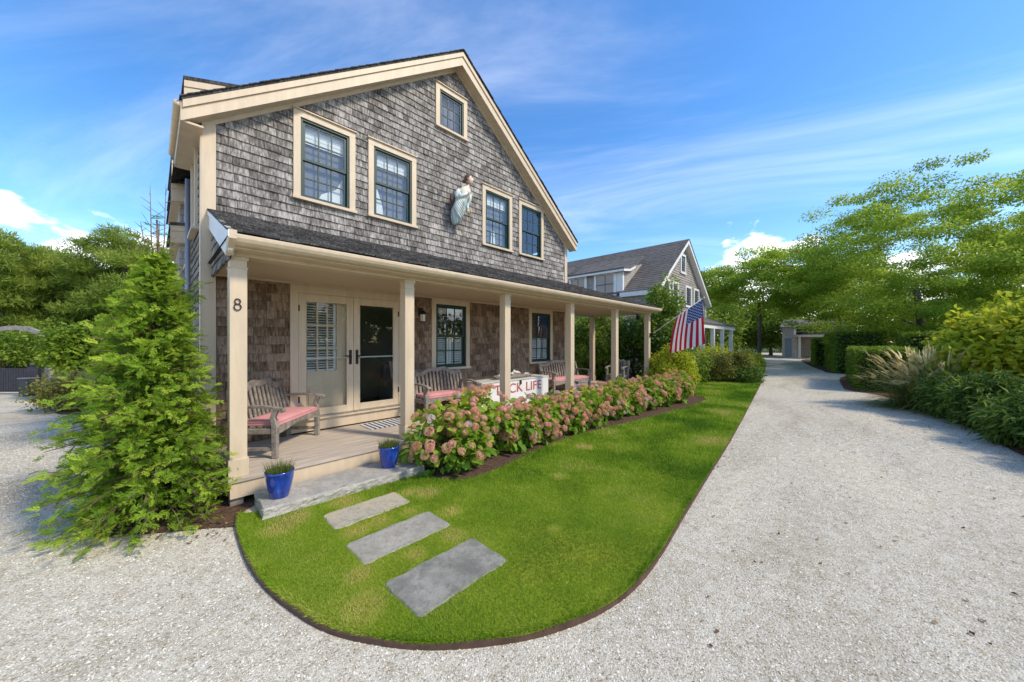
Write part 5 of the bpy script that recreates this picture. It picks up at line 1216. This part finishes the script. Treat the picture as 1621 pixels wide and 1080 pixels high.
# --- the big feathery conifer by the porch corner
def frond(g, nb=5):
    """flat feathery spray: pointed branchlets with small side scales, along +y"""
    V, Fs = [], []
    def quad(p, d, L, w):
        i = len(V); s = np.array((d[1], -d[0], 0)); V.extend([p, p + d * L * .5 + s * w, p + d * L, p + d * L * .5 - s * w]); Fs.extend([(i, i + 1, i + 2), (i, i + 2, i + 3)])
    def tri(p, d, L, w):
        i = len(V); s = np.array((d[1], -d[0], 0)); V.extend([p - s * w, p + s * w, p + d * L]); Fs.append((i, i + 1, i + 2))
    quad(np.zeros(3), np.array((0, 1., 0)), 1.0, .024)
    for k in range(nb):
        y = .08 + .84 * k / nb; L = .44 * (1 - .60 * k / nb) * g.uniform(.75, 1.2)
        for s in (-1, 1):
            a = R(36 + g.normal(0, 9)); d = np.array((s * math.sin(a), math.cos(a), g.normal(0, .22))); p = np.array((0, y + .025 * s, 0)); quad(p, d, L, .030)
            for q in range(2):
                f = .25 + .30 * q
                for s2 in (-1, 1): a2 = a * s + s2 * R(38); tri(p + d * L * f, np.array((math.sin(a2), math.cos(a2), g.normal(0, .15))), L * .46 * (1 - .4 * f), .026)
    V = np.array(V); V[:, 2] -= .34 * V[:, 1] ** 2 + .25 * V[:, 0] ** 2
    return V, np.array(Fs)
def conifer():
    g = np.random.default_rng(21); bx_, by_ = .04, 5.36; t = thing('feathery_conifer', 'bright green feathery conifer with drooping sprays at the porch corner', 'conifer', (bx_, by_, 0))
    H = 2.95; tr = [(bx_, by_, -.05), (bx_ + .02, by_, .8), (bx_ - .01, by_ + .02, 1.7), (bx_ + .02, by_ + .03, 2.6), (bx_ + .0, by_ + .02, 3.15)]
    mb = MB(); mb.tube(tr, [.06, .05, .035, .018, .008], 9)
    fr_t = [frond(np.random.default_rng(i)) for i in range(4)]
    P, D, N, S, T_ = [], [], [], [], []
    nb = 790
    for i in range(nb):
        hz = .015 + ((i + g.random()) / nb) ** 1.22; hz = min(hz, 1.0); z0 = .08 + hz * 2.62
        prof = max(.05, (1.0 * (1 - hz) ** .76)) * (.92 + .08 * min(1, hz / .15)); az = i * 2.39996 + g.normal(0, .3)
        L = prof * g.uniform(.62, 1.14) * (1 - .42 * max(0, math.cos(az - R(20))) * (hz < .75)) * (1 - (.14 + .13 * (hz < .28)) * max(0, math.cos(az - R(165))))
        d = np.array((math.cos(az), math.sin(az), 0)); rise = .16 + .6 * hz + g.normal(0, .14)
        pts = [np.array((bx_, by_, z0)) + d * L * s + np.array((0, 0, rise * L * s - .30 * L * s * s)) for s in (0, .35, .7, 1.0)]
        for q in pts: q[2] = max(q[2], .05)
        mb.tube(pts, [.012, .009, .006, .003], 4, cap=False)
        nf = int(7 + 19 * L)
        for k in range(nf):
            s = .22 + .82 * (k + g.random() * .6) / nf; s = min(s, 1.03); p = np.array((bx_, by_, z0)) + d * L * s + np.array((0, 0, rise * L * s - .30 * L * s * s)); p[2] = max(p[2], .06)
            sd = (-1) ** k; tang = np.array((-d[1], d[0], 0)); dd = d * g.uniform(.6, 1.2) + tang * sd * g.uniform(.2, 1.0) * (s < .98) + np.array((0, 0, g.normal(.30, .45)))
            p = p + g.normal(0, .03, 3); p[2] = max(p[2], .05)
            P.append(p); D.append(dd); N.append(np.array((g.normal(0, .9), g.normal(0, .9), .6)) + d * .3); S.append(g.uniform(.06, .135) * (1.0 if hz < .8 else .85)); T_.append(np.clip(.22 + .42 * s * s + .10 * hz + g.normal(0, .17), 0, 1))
    # bare leading shoots
    for (dx, dy, h1) in ((-.05, .02, 3.50), (.07, .0, 3.55), (.02, .05, 3.15), (-.12, .0, 3.1)):
        q = [(bx_, by_ + .02, 2.5), (bx_ + dx * .8, by_ + dy, 2.9), (bx_ + dx, by_ + dy, h1)]; mb.tube(q, [.008, .006, .002], 5)
        for k in range(9):
            z = 2.75 + (h1 - 2.78) * k / 9; a = g.uniform(0, 6.28); l = g.uniform(.06, .2) * (1 - .5 * k / 9); b0 = np.array((bx_ + dx * .95, by_ + dy, z)); mb.tube([b0, b0 + np.array((math.cos(a) * l, math.sin(a) * l, l * .75))], [.004, .0015], 4, cap=False)
            if k < 6:
                P.append(b0); D.append(np.array((math.cos(a), math.sin(a), .4))); N.append(np.array((0, 0, 1.)) + g.normal(0, .3, 3)); S.append(.12); T_.append(.5)
    mb.build('trunk', M['twig'], t, smooth=True)
    P, D, N, S, T_ = map(np.array, (P, D, N, S, T_)); Vs, Fs, ts = [], [], []; off = 0
    pick = g.integers(0, 4, len(P))
    for i, (V0, F0) in enumerate(fr_t):
        k = pick == i; V, Fa = scatter(V0, F0, P[k], D[k], N[k], S[k]); Vs.append(V); Fs.append(Fa + off); off += len(V)
        tt = np.repeat(T_[k], len(F0)) + np.tile(g.normal(0, .07, len(F0)), k.sum()); ts.append(np.clip(tt, 0, 1))
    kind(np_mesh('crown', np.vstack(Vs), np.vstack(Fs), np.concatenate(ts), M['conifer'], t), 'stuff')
conifer()

# --- hydrangeas along the porch
def flower_mesh(seed):
    g = np.random.default_rng(seed); n = 78
    d = rdir(g, n * 2); d = d[d[:, 2] > -.45][:n]; n = len(d)
    P = d * np.array((1, 1, .78)) * g.uniform(.84, 1.05, (n, 1))
    Tq = np.array([(0, 0, 0.0), (.10, .30, .10), (0, .42, .02), (-.10, .30, .10), (.30, .10, .10), (.42, 0, .02), (.30, -.10, .10), (.10, -.30, .10), (0, -.42, .02), (-.10, -.30, .10), (-.30, -.10, .10), (-.42, 0, .02), (-.30, .10, .10)])
    TFq = np.array([(0, 1, 2), (0, 2, 3), (0, 4, 5), (0, 5, 6), (0, 7, 8), (0, 8, 9), (0, 10, 11), (0, 11, 12)])
    tang = nrm(np.cross(d, rdir(g, n)))
    V, Fa = scatter(Tq, TFq, P, tang, d, np.full(n, .72))
    me = bpy.data.meshes.new('flower_head'); m_, k = Fa.shape
    # inner core closes the head
    me.from_pydata([tuple(v) for v in V], [], [tuple(f) for f in Fa])
    a = me.attributes.new('tint', 'FLOAT', 'FACE'); a.data.foreach_set('value', np.repeat(np.clip(g.normal(.5, .2, n), 0, 1), 8).astype(np.float32)); return me
def flower_mat(name, lo, mid, hi):
    m = leaf_mat(name, lo, mid, hi, .7, .25); return m
FM = [flower_mat('bloom_dusty_pink', (.50, .21, .13), (.80, .44, .28), (.92, .68, .47)), flower_mat('bloom_russet', (.42, .20, .09), (.66, .40, .20), (.80, .60, .34)),
      flower_mat('bloom_pink', (.56, .22, .17), (.84, .46, .34), (.93, .70, .55)), flower_mat('bloom_pale', (.55, .40, .42), (.72, .56, .56), (.82, .72, .66))]
FME = []
for i in range(3):
    for m_ in FM: me = flower_mesh(40 + i); me.materials.append(m_); FME.append(me)
HY = [(3.00, 4.16, .64, .90), (3.66, 4.28, .58, 1.06), (4.30, 4.18, .54, .74), (4.98, 4.18, .58, .77), (5.75, 4.18, .55, .75), (6.55, 4.14, .58, .80), (7.45, 4.12, .55, .80), (8.35, 4.08, .58, .82), (9.30, 4.0, .55, .84), (10.15, 3.85, .55, .82), (10.95, 3.72, .52, .92)]
HL = ['pink hydrangea bush beside the blue pot at the end of the granite step', 'tallest pink hydrangea bush, in front of the cushioned bench by the chest', 'pink hydrangea bush in front of the bare left end of the white chest',
      'pink hydrangea bush before the column that hides part of the chest lettering', 'pink hydrangea bush below the last letters of the white chest', 'pink hydrangea bush at the far end of the white chest',
      'pink hydrangea bush before the column next to the far bench', 'pink hydrangea bush in front of the far cushioned bench', 'pink hydrangea bush before the open porch bay with the armchair', 'pink hydrangea bush in front of the armchair',
      'tall russet hydrangea bush ending the row, beside the yellow-green rounded shrub']
for i, (x, y, r, h) in enumerate(HY):
    g = np.random.default_rng(100 + i); t = thing('hydrangea_bush', HL[i], 'hydrangea', (x, y, .02), 0, 'hydrangeas along the porch')
    C = ell_points(g, 90, (x, y, .02 + h * .46), (r * .92, r * .80, h * .50), .5, -.9)
    for c in C: c[2] = max(c[2], .10)
    mb = MB()
    for c in C[:40]: b0 = np.array((x + g.normal(0, .08), y + g.normal(0, .08), 0)); mb.tube([b0, (b0 * .4 + c * .6) + np.array((0, 0, -.05)), c], [.008, .006, .004], 5, cap=False)
    mb.build('stem', M['twig'], t, smooth=True)
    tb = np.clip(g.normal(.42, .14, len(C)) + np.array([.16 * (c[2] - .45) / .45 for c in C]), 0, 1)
    V, Fa, tn = clump_leaves(g, C, np.full((len(C), 3), .13), 11, .125, BIGLEAF, BIGLEAF_F, up=.9, outw=.9, droop=.3, tbase=tb, tvar=.10)
    V[:, 2] = np.maximum(V[:, 2], .03); kind(np_mesh('foliage', V, Fa, tn, M['hydra'], t), 'stuff')
    nf = 60 if i < 9 else 50
    for k in range(nf):
        a = g.uniform(0, 6.283); zf = g.random() ** .75; el_ = math.asin(min(1, zf)) if g.random() < .72 else g.uniform(-.45, .15)
        d = np.array((math.cos(a) * math.cos(el_), math.sin(a) * math.cos(el_), math.sin(el_)))
        if d[1] > .45 and d[2] < .5: d[1] = -d[1]
        p = np.array((x, y, .02 + h * .47)) + d * np.array((r * 1.0, r * .92, h * .56)) * g.uniform(.93, 1.07); p[2] = max(p[2], .09)
        kind_ = g.choice(4, p=(.48, .22, .25, .05)) if i < 8 else g.choice(4, p=(.32, .46, .20, .02))
        o = bpy.data.objects.new('flower_head', FME[g.integers(0, 3) * 4 + kind_]); COL.objects.link(o); o.parent = t
        o.location = Vector(p) - Vector((x, y, .02)); s = float(np.clip(g.normal(.047, .011), .028, .072)); o.scale = (s, s, s * g.uniform(.8, 1.05))
        o.rotation_euler = Vector(d * .8 + np.array((0, 0, .6))).to_track_quat('Z', 'Y').to_euler()

# --- clipped shrub and evergreens between the two houses
def hedge(name, label, x0, x1, y0, y1, z1, dens, leaf, m, seed, group=None, yaw=0.0, rough=.075, z0=.0):
    g = np.random.default_rng(seed); cx_, cy_ = (x0 + x1) / 2, (y0 + y1) / 2; t = thing(name, label, 'hedge', (cx_, cy_, 0), 0, group)
    wx, wy, hz = x1 - x0, y1 - y0, z1 - z0
    A = [wy * hz, wy * hz, wx * hz, wx * hz, wx * wy]; P, Nn = [], []
    for f, a in enumerate(A):
        n = int(a * dens); u, v = g.random(n), g.random(n)
        if f < 2: p = np.column_stack([np.full(n, x0 if f == 0 else x1), y0 + wy * u, z0 + hz * v]); nn = np.array((-1 if f == 0 else 1, 0, 0.))
        elif f < 4: p = np.column_stack([x0 + wx * u, np.full(n, y0 if f == 2 else y1), z0 + hz * v]); nn = np.array((0, -1 if f == 2 else 1, 0.))
        else: p = np.column_stack([x0 + wx * u, y0 + wy * v, np.full(n, z1)]); nn = np.array((0, 0, 1.))
        P.append(p); Nn.append(np.repeat(nn[None], n, 0))
    P, Nn = np.vstack(P), np.vstack(Nn); n = len(P)
    wob = np.array([noise.noise(Vector(p) * 1.3) * .6 + noise.noise(Vector(p) * 4) * .4 for p in P])
    dep = np.abs(g.normal(0, 1.0, n)) * rough * 1.2
    P = P + Nn * (wob * rough * 1.4 - dep)[:, None]
    D = nrm(Nn * .6 + g.normal(0, .55, (n, 3)) + np.array((0, 0, .35))); N = nrm(Nn + g.normal(0, .6, (n, 3)))
    V, Fa = scatter(LEAF, LEAF_F, P, D, N, leaf * g.uniform(.7, 1.3, n)); V[:, 2] = np.maximum(V[:, 2], .01)
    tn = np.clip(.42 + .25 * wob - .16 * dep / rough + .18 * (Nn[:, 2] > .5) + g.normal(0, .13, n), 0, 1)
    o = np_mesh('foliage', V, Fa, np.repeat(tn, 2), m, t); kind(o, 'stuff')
    e = rough * 2.0; mb = MB(); mb.box(x0 + e, x1 - e, y0 + e, y1 - e, .02, z1 - e); c_ = mb.build('dark_core', plain('hedge_core', (.02, .03, .008), .95) if 'core' not in M else M['core'], t); M['core'] = c_.data.materials[0]  # solid near-black box stands in for the shade behind the leaves
    if yaw: t.rotation_euler = (0, 0, yaw)
    return t
shrub('rounded_shrub', 'dense yellow-green rounded shrub on the lawn below the flag', (12.15, 4.22, .02), (.80, .85), 1.62, 9000, .075, M['lime'], 301, K=70, clump=.26)
G2 = 'evergreens between the two houses'
tree('evergreen_tree', 'tall leafy evergreen tree rising behind the end porch column', at(1046, 541, 13.4).xy.to_3d(), 4.3, (0, 0, 2.15), (.72, .72, 2.05), 90, 110, .12, (.34, .34, .34), M['oak'], 401, .09, G2, zmin=-1, shell=.4)
tree('evergreen_tree', 'dark evergreen seen between the last two front porch columns', at(1003, 541, 14.8).xy.to_3d(), 3.6, (0, 0, 1.5), (.95, .95, 1.55), 90, 100, .12, (.34, .34, .34), M['darkshrub'], 402, .08, G2, zmin=-1, shell=.4)
tree('evergreen_tree', 'leafy evergreen showing between the porch back column and the bench', at(945, 541, 15.2).xy.to_3d(), 3.4, (0, 0, 1.7), (1.3, 1.3, 1.75), 100, 100, .13, (.36, .36, .36), M['oak'], 403, .08, G2, zmin=-1, shell=.4)
tree('evergreen_tree', 'low dark evergreen at the back corner of the porch', at(918, 541, 17).xy.to_3d(), 3.0, (0, 0, 1.6), (1.3, 1.3, 1.7), 90, 90, .13, (.36, .36, .36), M['oak'], 404, .08, G2, zmin=-1, shell=.4)
tree('evergreen_tree', 'dark shrubby evergreen just beyond the end porch column', at(1062, 541, 12.6).xy.to_3d(), 2.5, (0, 0, 1.2), (.85, .85, 1.3), 70, 110, .11, (.30, .30, .30), M['darkshrub'], 405, .06, G2, zmin=-1, shell=.4)
# shrubs in front of the neighbour's porch
for i, (x, y, r, h, m_, lb) in enumerate(((16.9, 5.0, .95, 1.35, 'oak', 'dark rounded shrub at the near end of the bed before the neighbouring porch'), (17.9, 4.3, .95, 1.40, 'russet', 'russet tinged hydrangea shrub in the middle of the bed before the neighbouring porch'),
        (18.9, 3.6, .85, 1.25, 'russet', 'russet tinged shrub at the drive end of the bed before the neighbouring porch'), (18.3, 3.2, .55, .55, 'darkshrub', 'low dark green shrub at the end of the lawn, by the drive edge'), (20.2, 5.0, 1.2, 1.55, 'lime', 'light green mounded shrub before the neighbouring porch posts'), (23.0, 4.3, 1.0, 1.1, 'lime', 'light green mound at the drive edge beyond the russet shrubs'), (26.0, 4.6, 1.1, 1.2, 'lime', 'far light green mound beside the drive, below the small tree'))):
    shrub('border_shrub', lb, (x, y, .02), r, h, 4200, .10, M[m_], 500 + i, 'shrubs before the neighbouring porch', K=50, clump=.30)

# --- honey locust trees beside the drive
b0 = at(1452, 541, 20.5); b0.z = 0
tree('locust_tree', 'large spreading tree with layered airy foliage behind the clipped hedges', b0, 12, (0, 0, 6.2), (6.8, 6.8, 5.7), 360, 300, .13, (.86, .86, .34), M['locust'], 601, .26, 'locust trees by the drive', flat=.12, zmin=-.92, shell=.30, trunk_top=5.5, sag=.10, up=1.0)
b1 = at(1203, 541, 29.6); b1.z = 0
tree('locust_tree', 'smaller slender locust tree standing left of the drive beyond the neighbouring porch', b1, 9, (0, 0, 6.3), (5.4, 5.4, 3.3), 190, 230, .165, (.92, .92, .34), M['locust'], 602, .17, 'locust trees by the drive', extra=[(b1.x + a, b1.y + b_, c) for a, b_, c in ((0, 0, 5.3), (.4, -.5, 5.0), (-.5, .3, 5.7), (.3, .6, 4.6), (-.4, -.4, 4.4))], flat=.12, zmin=-.5, shell=.30, trunk_top=5.2, sag=.1, up=1.0)
b2 = at(1330, 541, 30); b2.z = 0
tree('locust_tree', 'locust tree behind the far hedge, overhanging the far house', b2, 9, (0, 0, 5.8), (5.0, 5.0, 3.6), 180, 230, .17, (.92, .92, .34), M['locust'], 603, .17, 'locust trees by the drive', extra=[at(*q) for q in ((1272, 496, 31), (1300, 503, 31), (1252, 488, 32), (1312, 512, 30), (1285, 505, 32), (1325, 500, 30), (1262, 480, 32), (1250, 512, 33), (1268, 516, 33), (1288, 518, 33), (1304, 516, 33))], flat=.12, zmin=-.5, shell=.30, trunk_top=4.6, sag=.1, up=1.0)
b3 = at(1640, 541, 22); b3.z = 0
tree('locust_tree', 'locust tree rising over the yellow-green shrub beside the drive', b3, 11, (0, 0, 5.9), (6.0, 6.0, 4.6), 220, 290, .13, (.86, .86, .34), M['locust'], 604, .22, 'locust trees by the drive', flat=.12, zmin=-.6, shell=.30, trunk_top=5.2, sag=.1, up=1.0)
# --- clipped hedges along the drive
G3 = 'clipped hedges along the drive'
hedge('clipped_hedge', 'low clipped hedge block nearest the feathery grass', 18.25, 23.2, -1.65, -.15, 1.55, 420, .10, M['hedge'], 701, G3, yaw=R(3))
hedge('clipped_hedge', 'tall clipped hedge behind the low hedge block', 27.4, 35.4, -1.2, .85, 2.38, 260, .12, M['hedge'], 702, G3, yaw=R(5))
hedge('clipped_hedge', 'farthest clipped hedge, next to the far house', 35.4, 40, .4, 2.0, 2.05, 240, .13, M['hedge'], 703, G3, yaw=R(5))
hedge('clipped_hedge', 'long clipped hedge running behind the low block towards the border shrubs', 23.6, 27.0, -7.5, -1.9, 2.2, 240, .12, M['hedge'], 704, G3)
# --- right-hand border: lime shrub, dark shrub, feather grass
c = at(1575, 541, 8.6); shrub('viburnum_shrub', 'big yellow-green leafy shrub filling the border beside the drive', (c.x + .4, c.y - .45, .0), (2.1, 1.75), 3.0, 12000, .145, M['lime'], 801, K=150, clump=.38, T=BIGLEAF, TF=BIGLEAF_F, stems=12, up=.8, droop=.35)
for k_, (x, y, rx, ry, h, lb) in enumerate(((9.2, -2.75, .95, .75, .80, 'low strappy dark green plant at the mulch edge where the border meets the drive'), (10.6, -2.45, 1.0, .75, .95, 'strappy dark green plant spilling onto the drive below the yellow-green shrub'), (12.0, -2.25, 1.0, .75, 1.05, 'dark green arching plant in the middle of the border edge'), (13.3, -1.95, .95, .72, 1.0, 'dark green arching plant touching the feathery grass'), (11.6, -3.1, 1.4, .9, 1.5, 'taller dark green shrub against the foot of the yellow-green shrub'))):
    shrub('border_plant', lb, (x, y, 0), (rx, ry), h, 3800, .17, M['darkshrub'], 802 + k_, 'dark plants along the border', K=55, clump=.28, wid=.38, up=.7, droop=.5)
def plume_grass(x, y, seed):
    g = np.random.default_rng(seed); t = thing('feather_grass', 'arching clump of ornamental grass with pale plumes leaning over the drive', 'ornamental grass', (x, y, 0))
    V, Fs, tn = [], [], []
    def strip(p, d, L, w, bend, n, tint, fl):
        i = len(V); s = np.cross(d, (0, 0, 1)); s = s / max(np.linalg.norm(s), 1e-6); q = np.array(p, float); dd = np.array(d, float)
        for k in range(n + 1):
            ww = w * (1 - (k / n) ** 2 * .92) * fl(k / n); V.append(q - s * ww); V.append(q + s * ww); q = q + dd * L / n; dd = dd + np.array((0, 0, -bend / n)); dd /= np.linalg.norm(dd); q[2] = max(q[2], .03)
        for k in range(n): Fs.append((i + 2 * k, i + 2 * k + 1, i + 2 * k + 3, i + 2 * k + 2)); tn.append(tint)
    for k in range(1500):
        a = g.uniform(0, 6.283); e = g.uniform(.25, 1.35); d = np.array((math.cos(a) * math.cos(e), math.sin(a) * math.cos(e), math.sin(e))); d[0] -= .12; d[1] += .2; d /= np.linalg.norm(d)
        strip((x + g.normal(0, .28), y + g.normal(0, .28), 0), d, g.uniform(.9, 1.75), .010, g.uniform(.7, 2.1), 6, np.clip(g.beta(2, 2.6), 0, 1), lambda s: 1)
    kind(np_mesh('blades', np.array(V), np.array(Fs), tn, M['blade'], t), 'stuff')
    V.clear(); Fs.clear(); tn.clear()
    for k in range(165):
        a = g.uniform(R(85), R(215)); e = g.uniform(.30, 1.15); d = np.array((math.cos(a) * math.cos(e), math.sin(a) * math.cos(e), math.sin(e)))
        b0 = np.array((x + g.normal(0, .25), y + g.normal(0, .25), .5)); L = g.uniform(.65, 1.35); tip = b0 + d * L + np.array((0, 0, -.12))
        strip(b0, d, L, .004, .35, 3, .3, lambda s: 1)
        for q in range(4): strip(tip - d * .08 + g.normal(0, .01, 3), d + g.normal(0, .07, 3), g.uniform(.32, .50), .016, .9, 4, np.clip(g.normal(.55, .2), 0, 1), lambda s: .35 + math.sin(math.pi * min(s + .15, 1)) )
    kind(np_mesh('plumes', np.array(V), np.array(Fs), tn, M['straw'], t), 'stuff')
plume_grass(14.75, -1.65, 901)
# --- wood beyond the drive and behind the houses
GW = 'wood beyond the houses'
k = 0
WL = ['broad green tree in the wood %s']
for px, Z, H, rad, lb in ((1120, 44, 8, 4.5, 'low broad tree closing the view right beside the neighbouring gable'), (1165, 50, 8.5, 5, 'broad tree behind the slender locust, over the neighbouring porch roof'), (1220, 46, 7, 4.2, 'dark tree directly left of the far house'), (1300, 62, 9, 6, 'tree behind the far house roof'),
        (1385, 52, 9, 6, 'dark tree behind the tall clipped hedge'), (1500, 46, 8, 6, 'dark tree seen under the large locust crown'), (1590, 42, 8, 5.5, 'dark tree behind the yellow-green border shrub'), (960, 60, 6.5, 5, 'far tree behind the neighbouring house')):
    p = at(px, 541, Z); p.z = 0
    tree('woodland_tree', lb, p, H, (0, 0, H * .52), (rad, rad, H * .50), 75, 150, .34, (1.25, 1.25, .9), M['oak'], 1000 + k, .2, GW, zmin=-.9, shell=.4); k += 1
# pines beyond the gravel yard
GP = 'pines beyond the gravel yard'
for i, (px, Z, H, rad, lb) in enumerate(((-40, 27, 11.2, 4.2, 'pine at the edge of the yard, left of the wooden arch'), (28, 29, 11.0, 4.0, 'dark pine standing behind the wooden arch'), (95, 34, 10.8, 4.2, 'pine behind the dark slatted gate and light maple'), (140, 31, 10.2, 3.4, 'shorter pine between the arch and the conifer tip'), (197, 30, 11.9, 3.6, 'tallest pine, just left of the bare conifer shoots'), (245, 33, 11.2, 3.6, 'pine partly hidden by the house corner'))):
    p = at(px, 541, Z); p.z = 0
    tree('pine_tree', lb, p, H, (0, 0, H * .56), (rad, rad, H * .45), 120, 210, .40, (.85, .85, .40), M['pine'], 1100 + i, .2, GP, zmin=-.8, shell=.35, T=np.array([(-.10, 0, 0), (.10, 0, 0), (.0, 1, 0)]), TF=NEEDLE_F, wid=.9, trunk_top=H * .9, up=.3, droop=-.35)
for i, (px, Z, h, r, m_, lb) in enumerate(((10, 23, 2.6, 2.6, 'oak', 'broad dark shrub seen through the wooden arch'), (50, 26, 2.2, 2.2, 'darkshrub', 'shadowy shrub behind the dark slatted gate'), (-70, 24, 3.2, 3, 'oak', 'large shrub left of the wooden arch'), (170, 24, 3.0, 2.6, 'oak', 'green shrub behind the light maple and the conifer'), (215, 26, 4.0, 3, 'oak', 'tall shrub between the conifer and the pines'), (75, 27, 3.6, 2.6, 'oak', 'tall leafy shrub just right of the wooden arch'), (115, 28, 3.8, 2.6, 'pine', 'dull green shrub behind the light maple crown'))):
    p = at(px, 541, Z); shrub('yard_shrub', lb, (p.x, p.y, -.02), r, h, 3600, .22, M[m_], 1200 + i, 'shrubs at the back of the yard', K=60, clump=.6)
p = at(124, 541, 11.2); tree('maple_tree', 'small light green maple beside the rail fence', (p.x, p.y, 0), 2.5, (0, 0, 1.5), (.62, .62, .92), 80, 90, .12, (.30, .30, .22), M['maple'], 1301, .06, zmin=-.6, droop=.4, flat=.2)
p = at(122, 541, 9.4); shrub('low_shrub', 'low russet green shrub behind the feathery conifer at the yard edge', (p.x, p.y, 0), (.95, .95), .95, 4500, .07, M['russet'], 1302, K=50, clump=.24)

# ------------------------------------------------------------------ things at the far side of the yard
grey_wood = plain('grey_timber', (.30, .27, .235), .85, var=.35, scale=9, bmp=.3)
dark_wood = plain('dark_stain', (.035, .033, .042), .7, var=.3, scale=8)
e_ = (at(78, 541, 12.2) - at(-30, 541, 12.2)); e_.z = 0; e_ = e_.normalized(); nY = Vector((-e_.y, e_.x, 0))
pR = at(78, 541, 12.4); pR.z = 0; pL = at(-32, 541, 12.4); pL.z = 0
t = thing('garden_arch', 'curved weathered timber arch over the dark slatted gate', 'arch', tuple(pR))
for p in (pR, pL): mb = MB(); mb.obox(p + Vector((0, 0, .86)), e_ * .07, nY * .07, Vector((0, 0, .88))); mb.build('post', grey_wood, t)
mb = MB(); n = 20; c = (pR + pL) / 2; hw = (pR - pL).length / 2
for s in (0,):
    for k in range(n):
        a0, a1 = math.pi * k / n, math.pi * (k + 1) / n
        P = lambda a, r: c + e_ * (hw + r) * math.cos(a) + Vector((0, 0, 1.72 + (.60 + r) * math.sin(a))) + nY * (s - .05)
        mb.prism([P(a0, -.07), P(a0, .08), P(a1, .08), P(a1, -.07)], nY * .08)
mb.build('hoop', grey_wood, t)
gp0, gp1 = at(-30, 541, 12.0), at(66, 541, 12.0); gp0.z = gp1.z = 0; d = (gp1 - gp0)
t = thing('slatted_gate', 'dark upright slatted gate below the timber arch', 'gate', tuple(gp0)); NSL = 24
for k in range(NSL):
    p = gp0 + d * ((k + .5) / NSL); mb = MB(); mb.obox(p + Vector((0, 0, .53)), d.normalized() * (d.length / NSL * .40), nY * .012, Vector((0, 0, .38))); mb.build('slat', dark_wood, t)
for z in (.13, .80): mb = MB(); mb.bar(gp0 + Vector((0, 0, z)) + nY * .04, gp1 + Vector((0, 0, z)) + nY * .04, .05, .08); mb.build('rail', dark_wood, t)
p = at(45, 541, 11.7); p.z = 0; t = thing('gate_bollard', 'dark square bin with lidded cap standing in front of the slatted gate', 'bin', tuple(p))
mb = MB(); mb.obox(p + Vector((0, 0, .29)), e_ * .14, nY * .14, Vector((0, 0, .29))); mb.build('body', plain('bin_green', (.03, .04, .042), .6), t, bevel=.01)
mb = MB(); mb.obox(p + Vector((0, 0, .60)), e_ * .165, nY * .165, Vector((0, 0, .018))); mb.build('lid', plain('bin_lid', (.16, .165, .17), .5), t, bevel=.008)
mb = MB(); mb.obox(p + Vector((0, 0, .80)) + nY * .10, e_ * .15, nY * .03, Vector((0, 0, .18))); mb.lathe([(0, .17), (.05, .15), (.06, .05), (.03, 0), (0, 0)], tuple(p + Vector((0, 0, .98)) + nY * .1), 10); mb.build('post', dark_wood, t)
p = at(70, 541, 12.0); p.z = 0; t = thing('stone_bench', 'small pale stone bench between the gate and the rail fence', 'bench', tuple(p))
mb = MB(); mb.obox(p + Vector((0, 0, .34)), e_ * .22, nY * .14, Vector((0, 0, .03))); mb.build('seat', M['granite'], t)
for s in (-1, 1): mb = MB(); mb.obox(p + e_ * .15 * s + Vector((0, 0, .155)), e_ * .03, nY * .12, Vector((0, 0, .155))); mb.build('leg', M['granite'], t)
f0, f1 = at(80, 541, 11.8), at(165, 541, 11.6); f0.z = f1.z = 0
t = thing('rail_fence', 'short weathered post and rail fence by the light maple', 'fence', tuple(f0))
for s in (0, .12, .5, 1.0): p = f0.lerp(f1, s); mb = MB(); mb.obox(p + Vector((0, 0, .30)), e_ * .045, nY * .045, Vector((0, 0, .32))); mb.build('post', grey_wood, t)
for z in (.22, .58): mb = MB(); mb.bar(f0 + Vector((0, 0, z)), f1 + Vector((0, 0, z)), .035, .06); mb.build('rail', grey_wood, t)
p0 = f0.lerp(f1, .16) - nY * .06; p1 = f0.lerp(f1, .72) - nY * .06; mb = MB(); mb.bar(p0 + Vector((0, 0, .42)), p1 + Vector((0, 0, .42)), .02, .15)
tag(mb.build('sign_board', plain('faded_yellow_paint', (.55, .48, .20), .7, var=.25, scale=12)), 'faded yellow board hanging on the rail fence', 'sign')

# trees across the drive, facing the house (they show in its windows)
for i, (x, y, H, lb) in enumerate(((5.0, -11.0, 5.5, 'leafy tree across the drive, facing the stepping stones'), (9.5, -9.5, 5.0, 'leafy tree across the drive, facing the front doors'), (14.5, -10.5, 6.0, 'leafy tree across the drive, facing the white chest'), (20.0, -9.0, 6.0, 'leafy tree across the drive, facing the far bench'))):
    tree('roadside_tree', lb, (x, y, 0), H, (0, 0, H * .5), (2.6, 2.2, H * .5), 60, 70, .30, (.8, .8, .6), M['oak'], 1500 + i, .14, 'trees across the drive', zmin=-.95, shell=.4)
